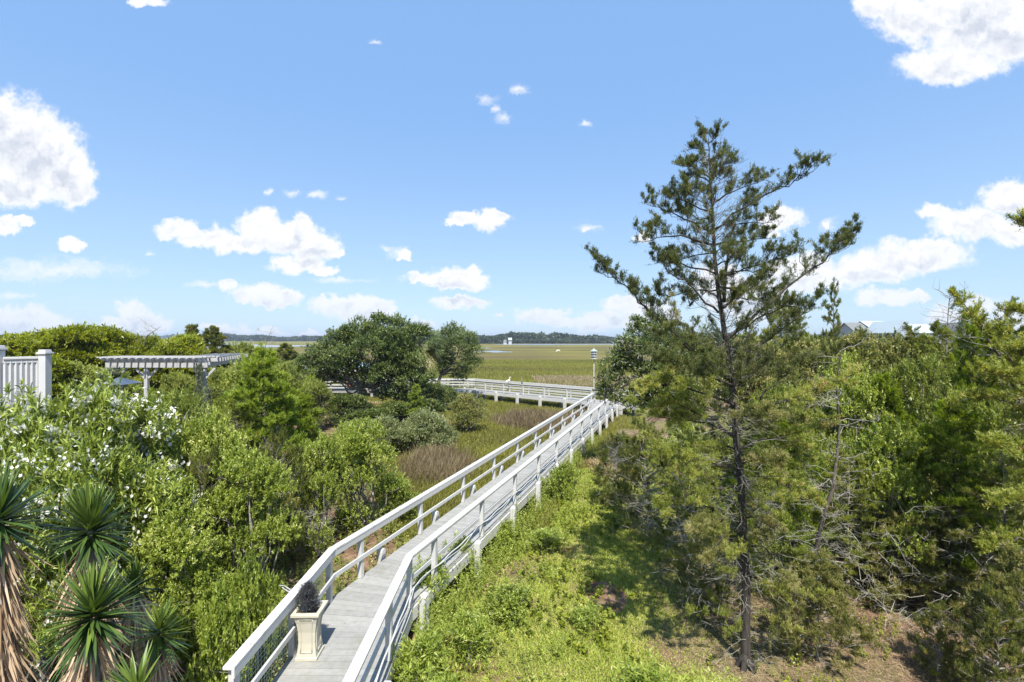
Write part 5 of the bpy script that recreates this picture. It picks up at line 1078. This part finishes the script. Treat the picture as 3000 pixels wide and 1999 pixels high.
def weeds(n, x0, x1, y0, y1, H, seed, mat, name, label, cond, leafL=.055, leafW=.022, per=18):
    R = rs(seed); x, y = scatter(n, x0, x1, y0, y1, R); k = cond(x, y, R); x, y = x[k], y[k]; n = len(x); h = H*(.4+.8*R.rand(n)); s = R.rand(n, per)**.7
    lean = R.randn(n, 2)*.18; z = gz(x, y)
    P = np.stack([x[:, None]+lean[:, :1]*s*h[:, None], y[:, None]+lean[:, 1:]*s*h[:, None], z[:, None]+s*h[:, None]], -1).reshape(-1, 3)
    a = R.rand(n*per)*6.28; D = np.stack([np.cos(a), np.sin(a), .35+.4*R.rand(n*per)], 1); q = leafL*(.6+.7*R.rand(n*per))*(1.25-.6*s.reshape(-1))
    V = leaves(P, D, q, leafW*(.7+.5*R.rand(n*per)), R, nrm=np.array([0, 0, 2.])); t = np.clip(np.repeat(.5+.16*R.randn(n), per)+.13*R.randn(n*per), 0, 1)
    st = np.stack([np.stack([x-.002, y, z], 1), np.stack([x+.002, y, z], 1), np.stack([x+lean[:, 0]*h+.001, y+lean[:, 1]*h, z+h], 1), np.stack([x+lean[:, 0]*h-.001, y+lean[:, 1]*h, z+h], 1)], 1)
    ob = link(name, quad_mesh(name, np.concatenate([V, st]), M[mat], np.concatenate([t, np.full(n, .4)]))); tag(ob, label, 'weeds', kind='stuff')
rt = lambda y: np.interp(y, [0, 9.1, 37], [-1.72, -1.72, 8.1])
weeds(5200, -1.75, 3.6, 5.4, 19, .42, 7, 'bright', 'leafy_weeds', 'dense leafy weeds on the sunny ground right of the boardwalk',
      lambda x, y, R: (x > rt(y)) & (x < rt(y)+.5+2.4*R.rand(len(x))**2) & ((x+.2)**2/.16+(y-7.4)**2/.20 > .9))
weeds(15000, -1.9, 8.6, 6.4, 26, .85, 17, 'bright', 'deckside_weeds', 'tall green weeds crowding the right side of the boardwalk up to its deck',
      lambda x, y, R: (x > rt(y)) & (x < rt(y)+.15+.55*R.rand(len(x))), .07, .022, 22)
weeds(1500, -1.75, 3.4, 7, 20, .20, 8, 'yellowgreen', 'vine_weeds', 'broad heart-leaved vines spread over the sunny grass',
      lambda x, y, R: (x > rt(y)+.1) & (fbm(x, y, 1.1, 12) > .05), .075, .06, 12)
weeds(2600, .6, 3.4, 5.3, 7.4, .5, 9, 'grass', 'grassy_seedlings', 'grass-like seedlings in the shade at the bottom centre right', lambda x, y, R: fbm(x, y, 1.5, 2) > -.1, .11, .016, 16)
weeds(6500, -14, -1.5, 5.5, 22, .45, 10, 'mid', 'undergrowth', 'dim undergrowth beneath the bushes left of the boardwalk', lambda x, y, R: (x < -3.6+(y > 9)*(y-9)*.35) & (upland(x, y) > .2), .075, .032)
weeds(520, 3.9, 8.6, 6.2, 9.6, .28, 11, 'yellowgreen', 'yellow_seedlings', 'yellow-green seedlings on the pine straw slope', lambda x, y, R: fbm(x, y, 2.2, 3) > .1, .06, .032, 10)
weeds(4500, 3.2, 16, 8.2, 26, .55, 14, 'thicket', 'thicket_undergrowth', 'green undergrowth filling the floor of the right thicket', lambda x, y, R: x > 3.4)
# fallen needles and sticks
x, y = scatter(60000, 1.5, 9, 5.5, 12, R); k = (x > 2.9+.4*R.randn(len(x))) | (((x+.2)**2/.2+(y-7.4)**2/.25) < 1); x, y = x[k], y[k]; n = len(x)
P = np.stack([x, y, gz(x, y)+.012+.012*R.rand(n)], 1); a = R.rand(n)*6.28
ob = link('pine_straw', quad_mesh('pine_straw', leaves(P, np.stack([np.cos(a), np.sin(a), .12*R.randn(n)], 1), .10+.08*R.rand(n), .006, R, nrm=np.array([0, 0, 3.])), M['dead'], np.clip(.3+.25*R.randn(n), 0, 1))); tag(ob, 'fallen brown needles on the ground under the tall cedar', 'pine straw', kind='stuff')

# ------------------------------------------------------------------ plant in the planter, driftwood
def conifer():
    R = rs(19); b = np.array([-3.155, 7.55, DZ+.66]); o = empty('potted_conifer', b, 'charcoal grey bushy conifer growing in the cream planter', 'potted plant'); wd = MB(); V = []; T = []
    for k in range(90):
        h = R.rand()**.8; a = R.rand()*6.28; r_ = .155*(math.sin(math.pi*min(1, .28+.72*h))**.6); p = np.array([0, 0, h*.36]); e = p+np.array([math.cos(a)*r_, math.sin(a)*r_, .07+.05*R.rand()])
        wd.tube([p, e], [.004, .001], 3, cap=False); n = 110; s = R.rand(n)[:, None]; PP = p+(e-p)*s+R.randn(n, 3)*.017; D = unit(e-p)*.6+R.randn(n, 3)*.7+np.array([0, 0, .35])
        V.append(leaves(PP, D, .03+.022*R.rand(n), .0055, R)); T.append(np.clip(.4+.3*R.randn(n), 0, 1))
    wd.tube([(0, 0, -.02), (.005, 0, .25), (0, 0, .46)], [.012, .008, .002], 5); ob = wd.build('stem', M['leg']); ob.parent = o
    link('foliage', quad_mesh('foliage', np.concatenate(V), M['black_plant'], np.concatenate(T)), o)
conifer()
mb = MB(); b = np.array([-3.33, 7.66, DZ+.76])
for pts in ([(0, 0, -.12), (-.05, .02, .05), (-.13, .03, .16), (-.25, .03, .24), (-.34, .02, .26)], [(-.05, .02, .05), (-.06, .03, .16), (-.05, .04, .26)], [(-.13, .03, .16), (-.20, .05, .14), (-.27, .04, .19), (-.30, .04, .22)], [(0, 0, -.1), (.06, .02, .1), (.05, .04, .23)]):
    mb.tube([b+np.array(p) for p in pts], np.linspace(.021, .004, len(pts)), 7)
ob = mb.build('driftwood_branch', M['drift'], smooth=True); tag(ob, 'silver forked driftwood branch stuck in the planter behind the conifer', 'driftwood')

# ------------------------------------------------------------------ birdhouse, birds, pot
def birdhouse():
    b = np.array([XW(1740, 42), 42, 0]); o = empty('birdhouse', b, 'white three-tier pagoda birdhouse on a tall pole over the marsh', 'birdhouse')
    def octa(mb, z0, z1, r0, r1): mb.tube([(0, 0, z0), (0, 0, z1)], [r0, r1], 8)
    mb = MB(); mb.tube([(0, 0, -.4), (0, 0, 4.05)], .045, 8); mb.build('pole', M['paint'], o)
    z = 4.05
    for k in range(3):
        mb = MB(); octa(mb, z, z+.03, .32, .32); mb.build('floor', M['paint'], o); mb = MB(); octa(mb, z+.03, z+.20, .22, .22); w_ = mb.build('wall', M['whitewall'], o)
        mb = MB()
        for j in range(8):
            a = j*math.pi/4+.5; R_ = np.array([[math.cos(a), -math.sin(a), 0], [math.sin(a), math.cos(a), 0], [0, 0, 1]]); mb.box(np.array([.208, 0, z+.12])@R_.T, (.03, .055, .06), R_)
        mb.build('entrance', M['hole'], w_); z += .22
    mb = MB(); mb.tube([(0, 0, z), (0, 0, z+.03), (0, 0, z+.10), (0, 0, z+.18), (0, 0, z+.21)], [.34, .31, .18, .04, .02], 8); mb.build('roof', M['tealroof'], o)
    mb = MB(); mb.tube([(0, 0, z+.21), (0, 0, z+.25), (0, 0, z+.30)], [.02, .035, .005], 6); mb.build('finial', M['paint'], o)
birdhouse()
def egret():
    Yb = 42.55; x = XW(1490, Yb); z = 1.865; b = np.array([x, Yb, z]); o = empty('egret', b, 'white egret standing hunched on the far boardwalk railing', 'bird')
    mb = MB(); pts = [(-.30, 0, .13), (-.22, 0, .16), (-.10, 0, .21), (.03, 0, .27), (.11, 0, .34), (.10, 0, .41), (.05, 0, .47), (.07, 0, .54), (.13, 0, .56), (.18, 0, .55)]
    mb.tube(pts, [.012, .045, .085, .085, .05, .034, .027, .026, .034, .02], 10); ob = mb.build('body', M['birdwhite'], o, smooth=True)
    mb = MB(); mb.tube([(.17, 0, .55), (.32, 0, .51)], [.014, .003], 6); mb.build('beak', M['beak'], o)
    for s in (-.03, .03): mb = MB(); mb.tube([(-.04, s, .18), (-.02, s, .08), (-.03, s, 0)], [.011, .008, .008], 5); mb.tube([(-.07, s, .006), (.06, s, .006)], .006, 4); mb.build('leg', M['leg'], o)
egret()
def flyer():
    p = W3(1635, 1029, 95); o = empty('flying_egret', p, 'tiny white egret flying low over the middle of the marsh', 'bird')
    mb = MB(); mb.tube([(-.5, 0, 0), (-.3, 0, .02), (0, 0, .03), (.3, 0, .05), (.42, 0, .08)], [.02, .08, .11, .06, .03], 8); mb.build('body', M['birdwhite'], o, smooth=True)
    for s in (-1, 1):
        mb = MB(); V = [(-.15, s*.05, .04), (.15, s*.05, .05), (.2, s*.4, .25), (-.12, s*.4, .22), (.05, s*.8, .2), (-.1, s*.78, .18)]; V += [(a, b_, c-.015) for a, b_, c in V]
        mb.add(V, [(0, 1, 2, 3), (3, 2, 4, 5), (9, 8, 7, 6), (11, 10, 8, 9), (0, 3, 9, 6), (1, 7, 8, 2), (2, 8, 10, 4), (4, 10, 11, 5), (5, 11, 9, 3), (0, 6, 7, 1)]); mb.build('wing', M['birdwhite'], o)
flyer()
mb = MB(); p, _ = at_y(offset(P2, .76), 41.3); p = (XW(1529, 42.6), 42.6); mb.tube([(p[0], p[1], DZ+.9), (p[0]+.01, p[1], DZ+1.3), (p[0]-.01, p[1], DZ+1.62)], [.07, .05, .01], 6)
ob = mb.build('finial_stake', M['bark_grey'], smooth=True); tag(ob, 'grey pointed stake rising behind the far boardwalk rail right of the egret', 'stake')
x_ = XW(972, 38.); zg = float(gz(x_, 38.)); o = empty('flower_pot', (x_, 38., zg), 'blue-green round pot standing on the mulch bed', 'pot')
mb = MB(); mb.tube([(0, 0, 0), (0, 0, .3), (0, 0, .34)], [.17, .235, .24], 20); mb.build('bowl', M['pot'], o, smooth=False)
mb = MB(); mb.tube([(0, 0, .34), (0, 0, .39)], [.265, .27], 20); mb.build('rim', M['pot'], o); mb = MB(); mb.tube([(0, 0, .385), (0, 0, .394)], [.23, .23], 16); mb.build('soil', M['soil'], o)
n = 9000; R = rs(5); a = R.rand(n)*6.28; q = np.sqrt(R.rand(n)); x = XW(985, 37.6)+np.cos(a)*q*2.3; y = 37.6+np.sin(a)*q*1.3; P = np.stack([x, y, gz(x, y)+.02+.02*R.rand(n)], 1); b_ = R.rand(n)*6.28
M['mulch'] = leaf_mat('red_mulch', [(0, (.10, .045, .035)), (.5, (.28, .15, .13)), (1, (.45, .3, .26))], 0, .2)
ob = link('mulch_bed', quad_mesh('mulch_bed', leaves(P, np.stack([np.cos(b_), np.sin(b_), .1*R.randn(n)], 1), .14, .05, R, nrm=np.array([0, 0, 3.])), M['mulch'], R.rand(n))); tag(ob, 'reddish wood mulch around the blue-green pot', 'mulch', kind='stuff')

# ------------------------------------------------------------------ porch railing, pergola, small roof
def porch():
    o = empty('porch', (-9.6, 8.5, float(gz(-9.6, 8.5))), 'raised white porch with a balustrade at the left picture edge', 'porch'); z0 = -o.location.z
    Y = 8.5; xr = XW(132, Y)+9.6; zt = CZ-(1044.5-CY)/F*Y+z0; fl = zt-.92; xl = XW(-6, Y-.35)+9.6
    def pst(x, y, zc, s=.125):
        mb = MB(); mb.box((x, y, (fl+zc)/2), (s, s, zc-fl)); p_ = mb.build('post', M['vinyl'], o, bevel=.006); mb = MB(); mb.box((x, y, zc+.02), (s+.045, s+.045, .035)); mb.box((x, y, zc+.06), (s+.01, s+.01, .045), taper=.85); mb.build('post_cap', M['vinyl'], p_, bevel=.006)
    pst(xr, 0, zt+.035); pst(xl, -.35, zt+.115); pst(-2.9, -.7, zt+.115)
    a = np.array([xl+.08, -.35]); b = np.array([xr-.08, 0.])
    mb = MB(); mb.bar((*a, zt-.022), (*b, zt-.022), .09, .045); mb.build('hand_rail', M['vinyl'], o, bevel=.008)
    mb = MB(); mb.bar((*a, zt-.075), (*b, zt-.075), .05, .06); mb.build('top_rail', M['vinyl'], o, bevel=.004)
    mb = MB(); mb.bar((*a, fl+.1), (*b, fl+.1), .05, .09); mb.build('bottom_rail', M['vinyl'], o, bevel=.004)
    n = 7
    for k in range(n):
        p = a+(b-a)*(k+.55)/n; mb = MB(); mb.box((*p, (fl+zt)/2), (.04, .055, .78)); mb.build('baluster', M['vinyl'], o)
    mb = MB(); mb.box(((xr-4)/2-1, -2.9, fl-.06), (abs(xr)+5, 5.9, .12)); mb.build('floor', M['deck'], o)
    mb = MB(); mb.box(((xr-4)/2-1, .02, fl-.25), (abs(xr)+5, .05, .25)); mb.build('fascia', M['vinyl'], o)
    for x in (-3.5, xr-.1):
        for y in (-.2, -5): mb = MB(); mb.box((x, y, (fl-.4)/2), (.2, .2, fl-.38)); mb.build('pier', M['vinyl'], o)
porch()
def pergola():
    Y = 19.5; b = np.array([XW(460, Y), Y+1, 0]); b[2] = float(gz(b[0], b[1])); o = empty('pergola', b, 'weathered white L-shaped pergola with curved rafter ends', 'pergola')
    zb = CZ-(1077-CY)/F*Y-b[2]; xw = lambda px, yy: XW(px, yy)-b[0]
    xa, xb = xw(330, Y), xw(598, Y); yb = -1
    corner = np.array([xb, -1.]); rear = np.array([xw(690, Y+5.2), 4.2])
    def pst(x, y):
        mb = MB(); mb.box((x, y, zb/2-.1), (.14, .14, zb+.2)); p_ = mb.build('post', M['pergola'], o, bevel=.006)
        return p_
    for x, y in ((xa+.15, -1), (xw(430, Y), -1), (xb, -1), (rear[0], rear[1])):
        p_ = pst(x, y)
        for sg in (-1, 1):
            if y == -1: mb = MB(); mb.bar((x+sg*.07, y, zb-.42), (x+sg*.42, y, zb-.04), .06, .09); mb.build('brace', M['pergola'], p_)
    def beam(a, c, nm='beam', h=.22): mb = MB(); mb.bar((*a, zb+h/2), (*c, zb+h/2), .07, h); mb.build(nm, M['pergola'], o, bevel=.004)
    beam((xa-.2, -1.08), (xb+.2, -1.08)); beam((xa-.2, -.92), (xb+.2, -.92))
    beam(corner+[.1, .0], rear+[.1, .2]); 
    n = 14
    for k in range(n):
        x = xa+(xb-xa)*(k+.1)/(n-.8); mb = MB()
        # rafter with a sickle-cut tail
        prof = [(-1.75, .30), (-1.70, .25), (-1.5, .235), (-1.3, .10), (-1.2, .02+.2), (1.9, .22), (2.1, .34), (2.1, .40), (-1.75, .40)]
        prof = [(-1.62, .36), (-1.5, .30), (-1.32, .25), (-1.2, .225), (-.55, .225), (-.3, .3), (-.3, .40), (-1.62, .40)]
        V = [(x-.03, y, zb+z) for y, z in prof]+[(x+.03, y, zb+z) for y, z in prof]; m_ = len(prof)
        mb.add(V, [tuple(range(m_))[::-1], tuple(range(m_, 2*m_))]+[(i, (i+1) % m_, m_+(i+1) % m_, m_+i) for i in range(m_)]); mb.build('rafter', M['pergola'], o)
    dd = rear-corner; L = np.linalg.norm(dd); dd = dd/L; nn = np.array([dd[1], -dd[0]])
    for k in range(13):
        c = corner+dd*L*(k+.5)/12.5; mb = MB(); mb.bar((*(c-nn*.9), zb+.30), (*(c+nn*.55), zb+.30), .05, .15); mb.build('rafter', M['pergola'], o)
    for y in np.linspace(-1.5, -.4, 5): mb = MB(); mb.bar((xa-.2, y, zb+.425), (xb+.25, y, zb+.425), .06, .045); mb.build('slat', M['pergola'], o)
    for s in np.linspace(-.8, .45, 5): mb = MB(); mb.bar((*(corner+nn*s), zb+.40), (*(rear+nn*s), zb+.40), .06, .04); mb.build('slat', M['pergola'], o)
pergola()
for px, Y, top, r, lab in ((583, 19.2, 1035, .16, 'grey-green vine column climbing the pergola corner post'), (612, 19.0, 1110, .15, 'short vine-wrapped stem right of the pergola corner post')):
    plant('vine', px, Y, top, r, 'climbing_vine', lab, 'vine', 'vines on the pergola')
plant('vine', 318, 19.0, 1050, .45, 'climbing_vine', 'yellowish vine sprawling over the left end of the pergola', 'vine', 'vines on the pergola')
o = empty('garden_shelter', (XW(355, 16), 16, float(gz(XW(355, 16), 16))), 'small slate blue metal roof below the pergola', 'shelter'); zt = CZ-(1107-CY)/F*16-o.location.z; R = rs(2)
mb = MB(); V = [(-.35, -.4, zt-.2), (.32, -.4, zt-.2), (.32, .5, zt-.2), (-.35, .5, zt-.2), (-.15, .05, zt), (-.05, .05, zt)]; mb.add(V, [(0, 1, 5, 4), (1, 2, 5), (2, 3, 4, 5), (3, 0, 4), (3, 2, 1, 0)]); mb.build('roof', M['blueroof'], o)
for x in (-.28, .24):
    for y in (-.3, .4): mb = MB(); mb.box((x, y, (zt-.22)/2), (.09, .09, zt-.22)); mb.build('post', M['under'], o)

# ------------------------------------------------------------------ houses beyond the right thicket, on the left and across the marsh
def house(px0, px1, ridge, Y, wall, roof, lab, axis='x', depth=9., rise=2.2, eave=None, name='house', windows=2, g=.3):
    x0, x1 = XW(px0, Y), XW(px1, Y); zr = CZ-(ridge-CY)/F*Y; cx = (x0+x1)/2; w_ = x1-x0; o = empty(name, (cx, Y+depth/2, g), lab, 'house', 'houses beyond the trees'); zr -= g; ze = zr-rise; h = w_/2; d = depth/2
    mb = MB(); mb.box((0, 0, ze/2-.2), (w_-.6, depth-.6, ze+.4))
    if axis == 'y': mb.add([(-h+.3, -d+.3, ze), (h-.3, -d+.3, ze), (0, -d+.3, zr-.15), (-h+.3, d-.3, ze), (h-.3, d-.3, ze), (0, d-.3, zr-.15)], [(0, 1, 2), (5, 4, 3), (0, 2, 5, 3), (1, 4, 5, 2)])
    else: mb.add([(-h+.3, -d+.3, ze), (-h+.3, d-.3, ze), (-h+.3, 0, zr-.15), (h-.3, -d+.3, ze), (h-.3, d-.3, ze), (h-.3, 0, zr-.15)], [(0, 2, 1), (3, 4, 5), (0, 3, 5, 2), (1, 2, 5, 4)])
    wl = mb.build('wall', M[wall], o); mb = MB(); t = .14
    if axis == 'y': pr = [(-h, -d, ze-.1), (0, -d, zr), (h, -d, ze-.1)]; V = [p for p in pr]+[(a, d, c) for a, b, c in pr]
    else: pr = [(-h, -d, ze-.1), (-h, 0, zr), (-h, d, ze-.1)]; V = [p for p in pr]+[(h, b, c) for a, b, c in pr]
    V = V+[(a, b, c-t) for a, b, c in V]; mb.add(V, [(0, 1, 4, 3), (1, 2, 5, 4), (6, 9, 10, 7), (7, 10, 11, 8), (0, 3, 9, 6), (2, 8, 11, 5), (0, 6, 7, 1), (1, 7, 8, 2), (3, 4, 10, 9), (4, 5, 11, 10)]); mb.build('roof', M[roof], o)
    for fl_ in range(3):
        for k in range(windows):
            x = (k-(windows-1)/2)*w_/(windows+.4); z = ze-1.0-fl_*2.9
            if z < 1: continue
            mb = MB(); mb.box((x, -d+.27, z), (1.25, .12, 1.55)); fr = mb.build('window', M['vinyl'], o); mb = MB(); mb.box((x-.29, -d+.22, z), (.5, .1, 1.35)); mb.box((x+.29, -d+.22, z), (.5, .1, 1.35)); mb.build('pane', M['glass'], fr)
    if axis == 'y': mb = MB(); mb.box((0, -d+.27, zr-1.3), (.9, .12, 1.0)); fr = mb.build('window', M['vinyl'], o); mb = MB(); mb.box((0, -d+.22, zr-1.3), (.7, .1, .8)); mb.build('pane', M['glass'], fr)
    return o
house(2508, 2558, 944, 95, 'whitewall', 'shingle', 'white house with a grey shingled gable, leftmost rooftop over the thicket', 'x', 7, 2.0)
house(2563, 2640, 939, 105, 'whitewall', 'whiteroof', 'white house with a white metal roof, second rooftop over the thicket', 'x', 9, 2.2, windows=3)
house(2622, 2680, 939, 90, 'bluewall', 'whiteroof', 'pale blue house with a front gable and white roof', 'y', 8, 2.2)
house(2682, 2765, 948, 92, 'whitewall', 'whiteroof', 'long white house with a low pale roof right of the pale blue one', 'x', 8, 1.6, windows=4)
house(2812, 2856, 944, 96, 'whitewall', 'shingle', 'white gabled house right of the dead-topped cedar', 'y', 8, 2.4)
house(-60, 28, 1003, 60, 'whitewall', 'shingle', 'grey-roofed house glimpsed at the left picture edge', 'x', 8, 1.6)
house(1489, 1500, 990, 470, 'whitewall', 'whiteroof', 'far white house across the marsh, taller of the two', 'x', 7, 1.8, name='far_house')
house(1474, 1485, 994, 465, 'whitewall', 'whiteroof', 'far low white boat shed beside the far white house', 'y', 6, 1.8, name='far_house')

# ------------------------------------------------------------------ woods across the marsh
def woods():
    R = rs(303); V = []; T = []; M['far'] = leaf_mat('far_wood_leaves', [(0, (.02, .032, .016)), (.5, (.045, .065, .028)), (1, (.09, .11, .05))], .2, .2)
    def belt(px0, px1, Yc, dp, hmin, hmax, n, q0):
        for k in range(n):
            Y = Yc+R.rand()*dp; px = R.uniform(px0, px1); x = XW(px, Y); H = (hmin+(hmax-hmin)*R.rand())*(.82+.25*math.sin(px*.013)+.1*math.sin(px*.051)); q = q0*(.7+.7*R.rand())
            m_ = 70; d = unit(R.randn(m_, 3)); d[:, 2] = np.abs(d[:, 2])*1.1-.15; c = np.array([x, Y, H*.68]); P = c+d*np.array([q, q, H*.34])*(.75+.35*R.rand(m_, 1))
            b = P.copy(); m2 = 26; P2_ = np.stack([x+R.randn(m2)*q*.6, np.full(m2, Y)-q*.5*R.rand(m2), R.rand(m2)*H*.6], 1); P = np.concatenate([P, P2_])
            V.append(leaves(P, R.randn(len(P), 3)+np.array([0, 0, .3]), q*.55, q*.42, R)); T.append(np.clip(.45+.2*R.randn()+.18*R.randn(len(P)), 0, 1))
    belt(1380, 3300, 560, 130, 9.5, 12.5, 900, 4.0); belt(950, 1480, 520, 120, 9, 11.5, 330, 4.0); belt(560, 1000, 960, 220, 10, 15, 380, 6.); belt(-300, 620, 1900, 400, 14, 20, 260, 14); belt(1380, 2400, 540, 20, 3, 5, 260, 3.0)
    ob = link('far_woods', quad_mesh('far_woods', np.concatenate(V), M['far'], np.concatenate(T))); tag(ob, 'dark belt of woods on the far side of the marsh', 'woods', kind='stuff')
woods()

# ------------------------------------------------------------------ air
def haze():
    me = bpy.data.meshes.new('haze'); x, y0, y1, z0, z1 = 4300, -320, 4200, -1.5, 30
    V = [(-x, y0, z0), (x, y0, z0), (x, y1, z0), (-x, y1, z0), (-x, y0, z1), (x, y0, z1), (x, y1, z1), (-x, y1, z1)]
    me.from_pydata(V, [], [(0, 3, 2, 1), (4, 5, 6, 7), (0, 1, 5, 4), (1, 2, 6, 5), (2, 3, 7, 6), (3, 0, 4, 7)]); m, N, L = newmat('haze_air')
    v = N.new('ShaderNodeVolumePrincipled'); v.inputs['Color'].default_value = (.72, .82, 1, 1); v.inputs['Density'].default_value = .00025; v.inputs['Anisotropy'].default_value = .2
    o = N.new('ShaderNodeOutputMaterial'); L.new(v.outputs[0], o.inputs['Volume']); me.materials.append(m); ob = link('haze', me); ob['kind'] = 'stuff'

R = rs(808); n = 90; y = R.uniform(5.2, 20, n); f = R.rand(n); c_ = np.array([at_y(P1, v)[0] for v in y]); x = c_[:, 0]+(f-.5)*1.3; a = R.rand(n)*6.28
ob = link('fallen_leaves', quad_mesh('fallen_leaves', leaves(np.stack([x, y, np.full(n, DZ+.007)], 1), np.stack([np.cos(a), np.sin(a), .1*R.rand(n)], 1), .025+.03*R.rand(n), .012, R, nrm=np.array([0, 0, 4.])), M['dead'], np.clip(.3+.3*R.randn(n), 0, 1))); tag(ob, 'scattered dry leaf bits on the boardwalk deck', 'fallen leaves', kind='stuff')
haze()
